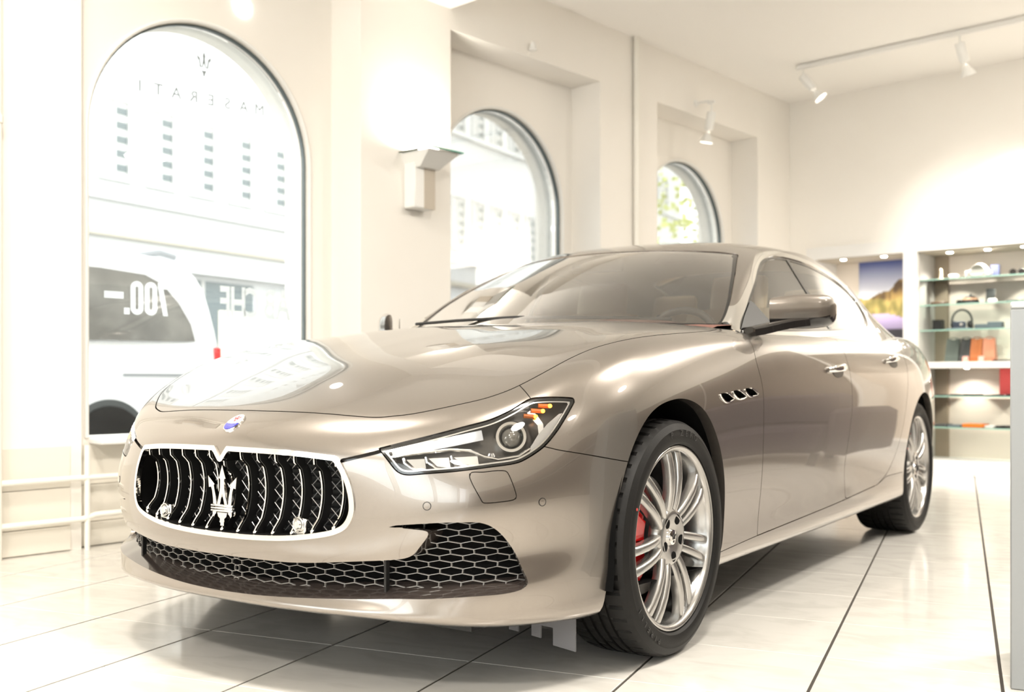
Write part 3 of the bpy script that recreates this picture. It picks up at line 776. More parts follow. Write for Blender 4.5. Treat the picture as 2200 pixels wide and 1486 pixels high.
for poly in (mid, base, side_prong, [(-x, z) for x, z in side_prong]):
    mb.prism([(x*.22, z*.15+.001) for x, z in poly], .0052, .0062, 'xy')
mb.moved(M).build('badge_trident', BADGERED, BD)
def text_mb(s, size, ext=0.0, align='CENTER', offset=0.0):
    cu = bpy.data.curves.new('lettering', 'FONT'); cu.body = s; cu.size = size; cu.extrude = ext; cu.align_x = align; cu.align_y = 'CENTER'; cu.resolution_u = 3; cu.offset = offset
    o = bpy.data.objects.new('lettering', cu); me = bpy.data.meshes.new_from_object(o); mb = MB()
    mb.add([v.co for v in me.vertices], [list(q.vertices) for q in me.polygons]); bpy.data.objects.remove(o); bpy.data.curves.remove(cu); bpy.data.meshes.remove(me); return mb
t_ = text_mb('MASERATI', .0075, .0004); t_.V = [(x, y-.0075, z+.0057) for x, y, z in t_.V]; t_.moved(M).build('badge_lettering', BADGEWHITE, BD)
# ----------------------------------------------------------------- headlights
LD = dist(LENS, corner, HEAD_P)
def lens_pt(u, v, depth):
    p, n = look(LENS, corner, [[u, v]]); return p[0]-n[0]*depth, n[0]
cu = lambda x, y: (x+y)/math.sqrt(2)
def headlight(sg):
    def mir(S): return S if sg > 0 else S.mirrored()
    s3 = np.array([sg, 1, 1])
    def P(x, y, z, depth):
        p, n = lens_pt(cu(x, y), z, depth); return p*s3, n*s3
    # housing bowl: deeper away from its outline
    dep = .048*np.clip(-LD/.022, 0, 1)**.7+.004
    bowl = Sheet(LENS.V-LENS.N*dep[:, None], LENS.N, LENS.T)
    hl = sheet_obj('headlight', mir(bowl), mat('headlight_housing', (.13, .12, .11), .22, .5), CAR)
    lens = mir(LENS.moved(-.0012)); sheet_obj('lens_cover', lens, LENSGLASS, hl, [(lens.rim(None, .008), 0)])
    band = LENS.cut(LD+.0075)[1]; sheet_obj('black_border', mir(band.moved(-.002)), GLOSSBLACK, hl)
    band = LENS.cut(LD+.0115)[1]; sheet_obj('bright_border', mir(band.moved(-.0045)), SATIN, hl)
    # projector
    c, n = P(.762, -.611, .676, .030); z_ = Vector((.35*sg, -.93, .02)).normalized(); z_ = (z_*.55+Vector(n)*.45).normalized(); x_ = z_.orthogonal().normalized()
    M = Matrix((x_, z_.cross(x_), z_)).transposed().to_4x4(); M.translation = Vector(c)
    MB().lathe([(.0275, -.02), (.0285, .004), (.032, .013), (.039, .013), (.043, .004), (.043, -.02)], 'z', n=40).moved(M).build('projector_ring', CHROME, hl)
    MB().lathe([(0, .014), (.010, .0125), (.018, .008), (.024, .001), (.0255, -.008)], 'z', n=36).moved(M).build('projector_lens', mat('projector_glass', (.35, .33, .29), .03, .35, coat=1), hl)
    MB().lathe([(.0255, -.006), (.0285, -.004), (.0285, -.02)], 'z', n=36).moved(M).build('projector_bowl', GLOSSBLACK, hl)
    # arm behind the projector
    mb = MB(); pts = [P(*q)[0] for q in ((.776, -.553, .738, .018), (.792, -.552, .722, .016), (.806, -.545, .702, .016), (.812, -.548, .676, .018), (.806, -.563, .655, .02))]
    mb.tube(pts, 1.0, up=tuple(n), prof=[(-.004, -.008), (-.004, .008), (.004, .008), (.004, -.008)]); mb.build('projector_bezel', SATIN, hl)
    # outer white reflector panel
    w = [(.800, -.590, .632), (.815, -.555, .652), (.826, -.515, .690), (.830, -.478, .730), (.822, -.485, .728), (.806, -.520, .702), (.800, -.545, .680), (.795, -.580, .645)]
    V = [P(*q, .010)[0] for q in w]; MB().add(V, [tuple(range(len(V)))]).build('side_reflector', mat('reflector_white', (.90, .87, .82), .4), hl)
    # turn signal: three glowing bars
    for x, y, z in ((.806, -.505, .7485), (.798, -.527, .7355), (.790, -.549, .7215)):
        a = P(x, y, z, .010)[0]; b = P(x-.022, y-.022, z+.0035, .012)[0]; mb = MB(); mb.tube([b, a], .0058, 8); mb.build('turn_signal_bar', AMBERPL, hl)
        m2 = MB(); m2.lathe([(0, .0055), (.004, .004), (.0055, 0), (.004, -.004), (0, -.0055)], 'z', tuple(P(x, y, z-.001, .005)[0]), 12); m2.build('turn_signal_led', AMBER, hl)
    # daytime strip: row of clear cells with leds
    strip = [(.519, -.806, .6335), (.545, -.790, .641), (.572, -.773, .6475), (.600, -.754, .654), (.628, -.733, .660), (.655, -.710, .6665), (.680, -.687, .673), (.703, -.665, .679)]
    mb = MB(); pts = [P(*q, .016)[0] for q in strip]; mb.tube(pts, 1.0, up=(0, 0, 1), prof=[(-.0125, -.008), (.0125, -.008), (.0125, .004), (-.0125, .004)]); mb.build('daytime_strip', mat('clear_ribbed', (.85, .86, .87), .15, .2, emit=(1, .99, .97), estr=.10), hl)
    for q in strip[1:7]:
        c, n = P(*q, .0085); mb = MB(); x_ = Vector(n); mb.lathe([(0, .006), (.005, .005), (.0085, 0), (.005, -.005), (0, -.006)], 'z', tuple(c), 12); mb.build('daytime_led', DRLIT, hl)
    # s-curved chrome divider under the strip
    sc = [(.520, -.812, .620), (.560, -.792, .6275), (.610, -.760, .635), (.650, -.732, .640), (.690, -.700, .6375), (.718, -.679, .6230), (.745, -.655, .6150), (.780, -.612, .6220), (.796, -.585, .640)]
    MB().tube([P(*q, .010)[0] for q in sc], .0042, 8).build('chrome_divider', CHROME, hl)
    # three reflector cells with chrome rims
    for k, (a, b) in enumerate((((.553, -.800, .622), (.602, -.772, .588)), ((.602, -.770, .626), (.655, -.738, .591)), ((.655, -.733, .629), (.712, -.692, .596)))):
        q = [(a[0], a[1], a[2]-.004), (a[0]+.004, a[1], a[2]-.016), (a[0]*.6+b[0]*.4, a[1]*.6+b[1]*.4, b[2]+.004), (b[0], b[1], b[2])]
        MB().tube([P(*w_, .010)[0] for w_ in q], .0046, 8).build('cell_rim', CHROME, hl)
        quad = [(a[0]+.008, a[1], a[2]-.006), (b[0]-.004, b[1], a[2]-.003), (b[0], b[1], b[2]+.006), (a[0]*.5+b[0]*.5, a[1]*.5+b[1]*.5, b[2]+.006)]
        V = [P(*w_, .016)[0] for w_ in quad]; MB().add(V, [(0, 1, 2, 3)]).build('reflector_cell', mat('reflector_silver', (.72, .71, .69), .18, .9), hl)
    c, n = P(.735, -.668, .6255, .02); MB().lathe([(0, .009), (.008, .008), (.013, 0), (.008, -.006)], 'z', tuple(c), 16).build('marker_bulb', mat('reflector_silver'), hl)
    return hl
for sg in (1, -1): headlight(sg)

# ----------------------------------------------------------------- wheels (wheel frame: x outward, centre of the hub at the origin)
RT, RIMR = .349, .270
def tyre_mesh(w):
    h = w/2; prof = [(.271, -h+.03), (.2715, -h+.012), (.278, -h+.004), (.290, -h), (.318, -h+.002), (.336, -h+.012), (.3445, -h+.026), (.3475, -h+.050)]
    gro = []
    for c in (-.045, -.014, .018, .048):
        gro += [(.3485, c-.0055), (.3415, c-.0050), (.3415, c+.0050), (.3485, c+.0055)]
    prof = prof+gro+[(.3475, h-.050), (.3445, h-.026), (.336, h-.012), (.318, h-.002), (.312, h-.0022), (.306, h), (.290, h), (.281, h-.003), (.2745, h-.010), (.2735, h-.014), (.2735, h-.03)]
    m = len(prof)
    def mod(k, i, r, x):
        # shoulder notches and slanted sipes
        if 5 <= i <= 7 and k % 6 == 0: r -= .007
        if m-13 <= i <= m-11 and k % 6 == 3: r -= .007
        if i in (10, 11, 14, 15, 18, 19) and k % 12 == (i*2) % 12: r -= .005
        return r, x
    mb = MB(); mb.lathe(prof, 'x', n=288, mod=mod)
    return mb.mesh('tyre', RUBBER, 25)
def ring_text(s, r, a_mid, size, x, gap, name, parent, m, scale_w=1.0):
    """raised letters along a circle on the outer wall; angles measured clockwise from the top as seen from outside"""
    n = len(s); mb = MB()
    for k, ch in enumerate(s):
        if ch == ' ': continue
        a = a_mid+(k-(n-1)/2)*gap; t = text_mb(ch, size, .0007)
        # letter frame seen from +x: right = +y, up = +z
        ca, sa = math.cos(a), math.sin(a)
        V = [(x+p[2], (p[0]*scale_w)*ca+(r+p[1])*sa, -(p[0]*scale_w)*sa+(r+p[1])*ca) for p in t.V]
        mb.add(V, t.F)
    return mb.build(name, m, parent)
def spoke(mb, a, off0, off1):
    """one bar of a twin spoke from hub to rim"""
    r = np.array([.045, .070, .100, .135, .175, .215, .245, .262]); x = np.array([-.026, -.018, -.010, -.005, -.004, -.008, -.014, -.022])
    o = off0+(off1-off0)*np.clip((r-.045)/.21, 0, 1); w = np.array([.012, .0125, .013, .0130, .0132, .0140, .0150, .017]); dpt = np.array([.030, .030, .029, .028, .028, .028, .030, .032])
    sec = [(-1, -1), (-1, -.25), (-.78, .02), (-.35, .10), (.35, .10), (.78, .02), (1, -.25), (1, -1)]
    V = []
    for k in range(len(r)):
        for u, v in sec:
            tv = o[k]+u*w[k]; xx = x[k]+v*dpt[k]
            V.append((xx, r[k]*math.sin(a)+tv*math.cos(a), r[k]*math.cos(a)-tv*math.sin(a)))
    n = len(sec); F = []
    for k in range(len(r)-1):
        for j in range(n): F.append((k*n+j, k*n+(j+1) % n, (k+1)*n+(j+1) % n, (k+1)*n+j))
    mb.add(V, [f[::-1] for f in F])
def make_wheel(width, xface, caliper_a):
    w = empty('wheel')
    o = link_mesh('tyre', tyre_mesh(width), w, (xface-width/2+.010, 0, 0)); hx = xface+.010
    rimb = MB(); rimb.lathe([(.225, -.20), (.232, -.10), (.240, -.045), (.248, -.030), (.2535, -.018), (.2545, -.008), (.2600, -.004), (.2655, -.0005), (.2700, -.0010), (.2725, -.004), (.2725, -.012), (.262, -.016)], 'x', n=96)
    rimb.V = [(x+xface, y, z) for x, y, z in rimb.V]; rim = rimb.build('rim', ALLOY, w, smooth=50)
    for k in range(7):
        a = R(3)+2*PI*k/7; mb = MB()
        spoke(mb, a, -.0165, -.031); spoke(mb, a, .0165, .031)
        mb.V = [(x+xface, y, z) for x, y, z in mb.V]; mb.build('twin_spoke', ALLOY, w, smooth=50)
    hb = MB(); hb.lathe([(0, -.018), (.030, -.018), (.034, -.016), (.066, -.012), (.080, -.014), (.090, -.024), (.092, -.050)], 'x', n=48)
    hb.V = [(x+xface, y, z) for x, y, z in hb.V]; hub = hb.build('hub', ALLOY, w, smooth=50)
    for k in range(5):
        a = 2*PI*k/5+.55; c = (xface-.0135, .058*math.sin(a), .058*math.cos(a))
        MB().lathe([(0, .0012), (.0150, .0012), (.0165, -.004)], 'x', c, 18).build('lug_hole', VOID, hub)
    cap = MB().lathe([(0, .004), (.012, .0035), (.022, .001), (.0235, -.006)], 'x', (xface-.014, 0, 0), 28).build('centre_cap', CHROME, hub)
    mb = MB()
    for poly in (mid, base, side_prong, [(-x, z) for x, z in side_prong]):
        mb.prism([(x*.26, (z-.09)*.18) for x, z in poly], xface-.0102, xface-.0092, 'yz')
    mb.build('cap_trident', BLACK, hub)
    db = MB(); db.lathe([(.06, -.110), (.175, -.110), (.180, -.114), (.180, -.138), (.06, -.138)], 'x', n=64); db.V = [(x+xface, y, z) for x, y, z in db.V]; db.build('brake_disc', DISC, w)
    hb2 = MB(); hb2.lathe([(0, -.09), (.075, -.09), (.080, -.10), (.080, -.14)], 'x', n=36); hb2.V = [(x+xface, y, z) for x, y, z in hb2.V]; hb2.build('disc_bell', mat('bell_dark', (.05, .05, .05), .5, .5), w)
    cb = MB(); cal = [(.118, -.082), (.118, -.058), (.140, -.050), (.198, -.050), (.215, -.060), (.218, -.160), (.118, -.160)]
    cb.lathe(cal, 'x', n=20, a0=caliper_a-.60, a1=caliper_a+.60)
    for sa in (-.60, .60):
        V = [(h, r*math.cos(caliper_a+sa), r*math.sin(caliper_a+sa)) for r, h in cal]; cb.add(V, [tuple(range(len(V)))[::1 if sa > 0 else -1]])
    cb.lathe([(.128, -.0500), (.132, -.043), (.190, -.043), (.198, -.0500)], 'x', n=10, a0=caliper_a-.50, a1=caliper_a-.10)
    cb.lathe([(.128, -.0500), (.132, -.043), (.190, -.043), (.198, -.0500)], 'x', n=10, a0=caliper_a+.10, a1=caliper_a+.50)
    cb.V = [(x+xface, y, z) for x, y, z in cb.V]; cb.build('brake_caliper', RED, w)
    bb = MB(); bb.lathe([(0, -.17), (.245, -.17), (.245, -.19), (0, -.19)], 'x', n=40); bb.V = [(x+xface, y, z) for x, y, z in bb.V]; bb.build('backing_plate', VOID, w)
    ring_text('P ZERO', .307, R(5), .026, hx+.0003, R(6.2), 'tyre_lettering', w, RUBBERTXT, 1.1)
    ring_text('PIRELLI', .307, R(222), .022, hx+.0003, R(5.0), 'tyre_lettering', w, RUBBERTXT, 1.1)
    d_ = MB().lathe([(0, .0012), (.004, .0010), (.0042, 0)], 'x', (hx+.0002, .299*math.sin(R(-68)), .299*math.cos(R(-68))), 12); d_.build('red_dot', mat('dot_red', (.5, .05, .04), .6), w)
    return w
XF = .930
wf = make_wheel(.245, XF, PI+.05); wf.parent = CAR; wf.location = (0, 0, RT)
wr = make_wheel(.285, XF+.006, PI*.02); wr.parent = CAR; wr.location = (0, 2.998, RT)
for src in (wf, wr):
    c = copy_tree(src, CAR); c.rotation_euler = (0, 0, PI)

# ----------------------------------------------------------------- door mirrors, handles, lamps
def mirror(sg):
    # lofted shell between an inner and an outer end
    inn = np.array([.912, .850, 1.058]); out = np.array([1.088, 1.030, 1.062])
    def sect(t):
        c = inn+(out-inn)*t; k = math.sqrt(max(0.0, 1-max(0, (t-.80)/.20)**2.6))*.72+.28 if t > .80 else 1.0
        hz = (.054+.010*math.sin(t*PI))*k; hy = (.040+.034*math.sin(min(t*1.25, 1)*PI/2))*k; pts = []
        for j in range(20):
            a = 2*PI*j/20; ca, sa = math.cos(a), math.sin(a)
            yy = hy*math.copysign(abs(ca)**.75, ca); zz = hz*math.copysign(abs(sa)**.70, sa)
            if yy > 0: yy = yy*.55
            pts.append((c[0]*sg, c[1]+yy*.9, c[2]+zz+.006*t))
        return pts
    ts = np.concatenate([np.linspace(0, .8, 14), np.linspace(.82, 1, 12)]); V = [p for t in ts for p in sect(t)]; F = []
    for i in range(len(ts)-1):
        for j in range(20):
            f = (i*20+j, i*20+(j+1) % 20, (i+1)*20+(j+1) % 20, (i+1)*20+j); F.append(f if sg > 0 else f[::-1])
    F.append(tuple(range(20))[::-1 if sg > 0 else 1]); F.append(tuple((len(ts)-1)*20+j for j in range(20))[::1 if sg > 0 else -1])
    mi = []
    zc = 1.046
    mb = MB(); mb.add(V, F); mb.M = [1 if np.mean([mb.V[i][2] for i in f]) < zc else 0 for f in mb.F]
    o = mb.build('door_mirror', [PAINT, GLOSSBLACK], CAR, smooth=45)
    mb = MB(); mb.box((sg*1.0, 1.015, 1.062), (.14, .004, .085), bevel=.001, rot=sg*.79); mb.build('mirror_glass', CHROME, o)
    mb = MB(); arm = [(.862, .735, .985), (.885, .770, .992), (.915, .815, 1.004), (.955, .880, 1.018), (1.0, .930, 1.026)]
    mb.tube([(sg*x, y, z) for x, y, z in arm], 1.0, up=(0, 0, 1), prof=[(-.018, -.045), (.010, -.045), (.016, -.02), (.016, .03), (.006, .045), (-.018, .045)]); mb.build('mirror_arm', GLOSSBLACK, o)
    # black sail panel at the front corner of the side window
    p, n = look(CABS, side, [(.745, .992), (.87, 1.048), (1.015, 1.116), (1.030, 1.104), (1.085, 1.000)]); p = p+n*.004
    MB().add([(sg*a, b, c) for a, b, c in p], [tuple(range(5))]).build('sail_panel', BLACK, o)
for sg in (1, -1): mirror(sg)
for dset, y0, y1, z0, z1 in ((front_door, 1.435, 1.665, .853, .864), (rear_door, 2.335, 2.560, .902, .914)):
    for sg, dr in zip((1, -1), dset):
        t = np.linspace(0, 1, 12); q = np.c_[y0+(y1-y0)*t, z0+(z1-z0)*t]; p, n = look(BODY, side, q)
        off = .022*np.sin(np.clip(t*1.0, 0, 1)*PI)**.45+.002; P3 = p+n*off[:, None]
        rr = .0105*(.55+.45*np.sin(t*PI)**.4)
        MB().tube([(sg*a, b, c) for a, b, c in P3], rr, 10, prof=[(1.5*math.cos(2*PI*k/12), .8*math.sin(2*PI*k/12)) for k in range(12)], up=(0, 0, 1)).build('door_handle', CHROME, dr)
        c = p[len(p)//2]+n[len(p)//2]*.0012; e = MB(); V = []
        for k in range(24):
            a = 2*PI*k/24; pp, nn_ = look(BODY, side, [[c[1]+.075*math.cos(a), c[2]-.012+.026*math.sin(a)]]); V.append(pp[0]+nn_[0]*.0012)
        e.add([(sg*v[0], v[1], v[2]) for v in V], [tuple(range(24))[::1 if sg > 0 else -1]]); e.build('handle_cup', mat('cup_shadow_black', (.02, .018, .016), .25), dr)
# tail lamps
for sg in (1, -1):
    tl = smooth_poly([(.38,.84),(.60,.83),(.78,.84),(.84,.90),(.80,.96),(.60,.95),(.40,.92)], 4)
    T_ = REARS.cut(dist(REARS, front, tl, lambda V: V[:, 1] > 3.3))[0].moved(.004)
    panel('tail_lamp', T_ if sg > 0 else T_.mirrored(), TAILRED, CAR, .006)
# wiper
mb = MB(); mb.tube([(.02, .545, 1.052), (.20, .575, 1.050), (.42, .66, 1.045), (.56, .75, 1.040)], .006, 6); mb.tube([(-.55, .60, 1.048), (-.30, .55, 1.052), (.0, .535, 1.055), (.12, .56, 1.052)], .006, 6); mb.build('wiper', BLACK, CAR)

# ----------------------------------------------------------------- interior
INNER = Sheet.grid(G_C, flip=True); hd = INNER.cut(dist(INNER, front, WSP, lambda V: V[:, 1] < 1.55)-.001)[1]
hd = hd.cut(dist(hd, side, WIN, lambda V: V[:, 0] > .5)-.006)[1]; hd = hd.cut(dist(hd, topp, RWP, lambda V: (V[:, 2] > 1.05) & (V[:, 1] > 2.0))-.006)[1]
hd = hd.cut(dist(hd, side, CUTLOW))[1]
hd = both(hd.moved(-.014)); sheet_obj('headliner', hd, HEADLINER, CAR)
mb = MB()                                            # dashboard: crowned top, cowl over the dials
n = 17; ys = np.linspace(.56, 1.16, 9); V = []
for j, y in enumerate(ys):
    for i in range(n):
        x = -.80+1.60*i/(n-1); z = 1.005+.022*math.sin(PI*(j/8)**.8)-.05*(j/8)**3-.010*(x/.8)**2+.038*math.exp(-((x-.36)/.17)**2)*math.sin(PI*min(1, j/8*1.05))
        V.append((x*(1-.06*(j < 2)), y+.10*(abs(x)/.8)**2*(1-j/8), z))
F = [(j*n+i, j*n+i+1, (j+1)*n+i+1, (j+1)*n+i) for j in range(8) for i in range(n-1)]
mb.add(V, F); b0 = len(mb.V)
mb.add([V[8*n+i] for i in range(n)]+[(V[8*n+i][0], 1.10, .60) for i in range(n)], [(i, i+1, n+i+1, n+i) for i in range(n-1)])
DB = mb.build('dashboard', REDLEATHER, CAR, smooth=60)
mb = MB(); mb.lathe([(.176*1.0+.016*math.cos(t), .016*math.sin(t)) for t in np.linspace(0, 2*PI, 13)], 'y', n=40)
mb.lathe([(0, -.03), (.06, -.028), (.07, 0), (.07, .03), (0, .03)], 'y', n=24)
for a in (0, PI*.5, PI, PI*1.5): mb.box((.115*math.sin(a), .0, .115*math.cos(a)), (.13 if a in (PI*.5, PI*1.5) else .04, .02, .04 if a in (PI*.5, PI*1.5) else .13)) if a != 0 else None
mb.build('steering_wheel', DARKTRIM, CAR, loc=(.37, 1.20, .945), rot=(R(-22), 0, 0))
def seat(x, y, nm, wide=.50):
    s = empty(nm, (x, y, 0), 0, CAR)
    def cushion(c, d, rx, name, m, puff=.03):
        mb = MB(); nx_, nz_ = 9, 9; V = []
        for sd in (1, -1):
            for i in range(nx_):
                for k in range(nz_):
                    u, v = -1+2*i/(nx_-1), -1+2*k/(nz_-1); e = (1-abs(u)**3.5)*(1-abs(v)**3.5)
                    V.append((u*d[0]/2*(1-.06*abs(v)**3), sd*(d[1]/2*(.35+.65*e**.4)), v*d[2]/2*(1-.05*abs(u)**3)))
        m2 = nx_*nz_; F = []
        for i in range(nx_-1):
            for k in range(nz_-1):
                a = i*nz_+k; F.append((a, a+1, a+nz_+1, a+nz_)); F.append((m2+a, m2+a+nz_, m2+a+nz_+1, m2+a+1))
        edge = [i*nz_ for i in range(nx_)]+[(nx_-1)*nz_+k for k in range(1, nz_)]+[i*nz_+nz_-1 for i in range(nx_-2, -1, -1)]+[k for k in range(nz_-2, 0, -1)]
        for q in range(len(edge)): a, b = edge[q], edge[(q+1) % len(edge)]; F.append((a, b, m2+b, m2+a))
        mb.add(V, F); return mb.build(name, m, s, c, (rx, 0, 0), 60)
    cushion((0, 0, .42), (wide, .16, .52), R(90), 'seat_cushion', LEATHER)
    cushion((0, .33, .80), (wide, .17, .72), R(-18), 'backrest', LEATHER)
    cushion((0, .47, 1.205), (.27, .11, .20), R(-14), 'headrest', LEATHER)
    return s
for x in (-.37, .37): seat(x, 1.42, 'front_seat')
for x in (-.40, .40): seat(x, 2.35, 'rear_seat', .62)
mb = MB(); mb.span((-.80, .6, .25), (.80, 3.2, .32)); mb.span((-.14, 1.0, .3), (.14, 2.0, .62)); mb.build('cabin_floor', DARKTRIM, CAR)
for sg in (1, -1):
    mb = MB(); mb.span((min(sg*.79, sg*.83), .70, .35), (max(sg*.79, sg*.83), 2.75, .99), bevel=.01); mb.build('door_lining', LEATHER, CAR)
mb = MB(); mb.span((-.62, 2.95, .92), (.62, 3.45, .98)); mb.build('parcel_shelf', DARKTRIM, CAR)
mb = MB(); mb.box((.0, 1.18, 1.315), (.25, .035, .065), bevel=.015); mb.tube([(0, 1.20, 1.325), (0, 1.25, 1.352)], .010, 8); mb.build('rear_view_mirror', DARKTRIM, CAR)
for x in (-.36, .36):
    mb = MB(); mb.box((x*.9, 1.44, 1.352), (.30, .12, .012), bevel=.006, rot=Matrix.Rotation(R(22), 3, 'X')); mb.build('sun_visor', HEADLINER, CAR)
# ----------------------------------------------------------------- room materials
WALLM = mat('cream_wall_plaster', (.885, .850, .795), .75, noise=(3.0, (.87, .832, .775), .5), bump=(90, .06))
WALLW = mat('white_wall_plaster', (.86, .83, .78), .75, noise=(2.0, (.84, .81, .76), .5), bump=(90, .05))
CEILM = mat('ceiling_white', (.90, .875, .835), .85, bump=(60, .04))
WHITE = mat('white_lacquer', (.85, .84, .82), .35)
WHITEM = mat('white_metal', (.84, .83, .80), .4)
PIPEM = mat('pipe_cream_enamel', (.86, .83, .76), .3)
STONE = mat('stone_reveal', (.86, .83, .77), .8, noise=(8, (.80, .765, .70), .6), bump=(30, .3))
FRAMEM = mat('window_frame_grey', (.10, .12, .12), .35, .3)
PANE = glass('window_pane', (.97, .99, .985), .8)
GROUT = mat('grout_dark', (.055, .048, .040), .9)
def tile_mat():
    m = bpy.data.materials.new('marble_tile'); m.use_nodes = True; MATS['marble_tile'] = m
    nt = m.node_tree; b = nt.nodes['Principled BSDF']; I = b.inputs
    I['Roughness'].default_value = .16; I['Coat Weight'].default_value = .25; I['Coat Roughness'].default_value = .08
    tc = nt.nodes.new('ShaderNodeTexCoord'); oi = nt.nodes.new('ShaderNodeObjectInfo'); ad = nt.nodes.new('ShaderNodeVectorMath'); ad.operation = 'ADD'
    sc_ = nt.nodes.new('ShaderNodeVectorMath'); sc_.operation = 'SCALE'; sc_.inputs['Scale'].default_value = 37.0
    cb = nt.nodes.new('ShaderNodeCombineXYZ'); nt.links.new(oi.outputs['Random'], cb.inputs[0]); nt.links.new(oi.outputs['Random'], cb.inputs[1]); nt.links.new(cb.outputs[0], sc_.inputs[0])
    mp = nt.nodes.new('ShaderNodeMapping'); mp.inputs['Scale'].default_value = (1.2, 2.6, 1.0); mp.inputs['Rotation'].default_value = (0, 0, .5)
    nt.links.new(tc.outputs['Object'], mp.inputs[0]); nt.links.new(mp.outputs[0], ad.inputs[0]); nt.links.new(sc_.outputs[0], ad.inputs[1])
    n = nt.nodes.new('ShaderNodeTexNoise'); n.inputs['Scale'].default_value = 3.2; n.inputs['Detail'].default_value = 7; n.inputs['Distortion'].default_value = 1.4; nt.links.new(ad.outputs[0], n.inputs['Vector'])
    cr = nt.nodes.new('ShaderNodeValToRGB'); e = cr.color_ramp.elements; e[0].position = .36; e[0].color = (.655, .63, .585, 1); e[1].position = .55; e[1].color = (.73, .705, .658, 1)
    nt.links.new(n.outputs['Fac'], cr.inputs[0]); nt.links.new(cr.outputs[0], I['Base Color'])
    return m
TILEM = tile_mat()
def structure(o): return tag(o, kind='structure')

X1, X0, YB, ZC = -4.92, -4.65, 9.13, 3.45          # window plane, pilaster plane, back wall, ceiling
XR_, YF = 4.6, -4.2                                 # right wall, wall behind the camera

# ----------------------------------------------------------------- floor: tiles laid askew to the walls
FL = structure(MB().span((X1-.1, YF-.1, -.10), (XR_+.1, YB+.5, -.0035)).build('floor', GROUT, smooth=0))
TA, TB, TH = .4674, .4586, R(18.53)
g0 = np.array([-1.8366*math.cos(R(42))-3.7361*math.sin(R(42)), -1.8366*math.sin(R(42))+3.7361*math.cos(R(42))])
tx_, ty_ = np.array([math.cos(TH), math.sin(TH)]), np.array([-math.sin(TH), math.cos(TH)])
def tile_mb(w, h):
    mb = MB(); b = .0012
    V = [(-w, -h, -.0034), (w, -h, -.0034), (w, h, -.0034), (-w, h, -.0034), (-w, -h, -b), (w, -h, -b), (w, h, -b), (-w, h, -b), (-w+b, -h+b, 0), (w-b, -h+b, 0), (w-b, h-b, 0), (-w+b, h-b, 0)]
    F = [(8, 9, 10, 11)]+[(i, (i+1) % 4, 4+(i+1) % 4, 4+i) for i in range(4)]+[(4+i, 4+(i+1) % 4, 8+(i+1) % 4, 8+i) for i in range(4)]
    return mb.add(V, F)
tme = tile_mb((TA-.0085)/2, (TB-.0026)/2).mesh('floor_tile', TILEM, 0)
far_tiles = MB(); n_tile = 0
def in_view(c):
    f = -c[0]*math.sin(R(42))+c[1]*math.cos(R(42)); r_ = c[0]*math.cos(R(42))+c[1]*math.sin(R(42))
    if f < .6: return False
    px, py = 1100+2224.8*r_/f, 814.7+2224.8*.8145/f
    m = 2224.8*.33/f
    return -m < px < 2200+m and py < 1486+m
for i in range(-14, 24):
    for j in range(-20, 24):
        c = g0+tx_*TA*(i+.5)+ty_*TB*(j+.5)
        if not (X1-.25 < c[0] < XR_+.25 and YF-.25 < c[1] < YB+.15): continue
        if in_view(c):
            link_mesh('floor_tile', tme, FL, (c[0], c[1], 0), (0, 0, TH)); n_tile += 1
        else:
            t = tile_mb((TA-.0085)/2, (TB-.0026)/2); t.moved(Matrix.Translation((c[0], c[1], 0)) @ Matrix.Rotation(TH, 4, 'Z')); far_tiles.add(t.V, t.F)
tag(far_tiles.build('floor_tiles_beyond', TILEM, FL, smooth=0), kind='stuff')

# ----------------------------------------------------------------- window wall with three arched windows
WY, WR, WZ0, WSP_Z = (3.03, 5.365, 7.70), .655, .53, 2.048
def arch_pts(yc, r, n=36): return [(yc+r*math.cos(PI*k/n), WSP_Z+r*math.sin(PI*k/n)) for k in range(n+1)]
def wall_with_arch(mb, x, y0, y1, z0, z1, yc, r, zs, flip=False):
    """flat wall piece at x with an arched opening"""
    A = arch_pts(yc, r); V = []; F = []
    def quad(a, b, c, d): n = len(V); V.extend([(x, *a), (x, *b), (x, *c), (x, *d)]); F.append((n, n+1, n+2, n+3))
    quad((y0, z0), (y1, z0), (y1, zs), (y0, zs))
    quad((yc+r, zs), (y1, zs), (y1, WSP_Z), (yc+r, WSP_Z)); quad((y0, zs), (yc-r, zs), (yc-r, WSP_Z), (y0, WSP_Z))
    quad((yc+r, WSP_Z), (y1, WSP_Z), (y1, z1), (yc+r, z1)); quad((y0, WSP_Z), (yc-r, WSP_Z), (yc-r, z1), (y0, z1))
    for k in range(len(A)-1): quad(A[k], (A[k][0], z1), (A[k+1][0], z1), A[k+1])
    mb.add(V, F)
wl = MB()
NY = [(2.315, 3.86), (4.586, 6.143), (6.889, 8.511)]; NZ = 3.02
wall_with_arch(wl, X1, 2.315, 3.86, .50, ZC, WY[0], WR, WZ0)
wl.span((X1-.36, YF, 0), (X1+.05, 2.315, ZC))                                   # plain stretch left of the first window
wl.span((X1-.36, 2.315, 0), (X1-.0, 3.86, .50))
for k in (1, 2):
    y0, y1 = NY[k]
    wall_with_arch(wl, X1, y0, y1, 0, NZ, WY[k], WR, WZ0)
    wl.span((X1-.36, y0, NZ), (X0, y1, ZC))                                     # wall over the niche
for y0, y1 in ((3.86, 4.586), (6.143, 6.889), (8.511, YB+.5)): wl.span((X1-.36, y0, 0), (X0, y1, ZC))
WALLL = structure(wl.build('wall_left', WALLM, smooth=0))
ro = MB()                                                                       # outer stone reveals and outer face
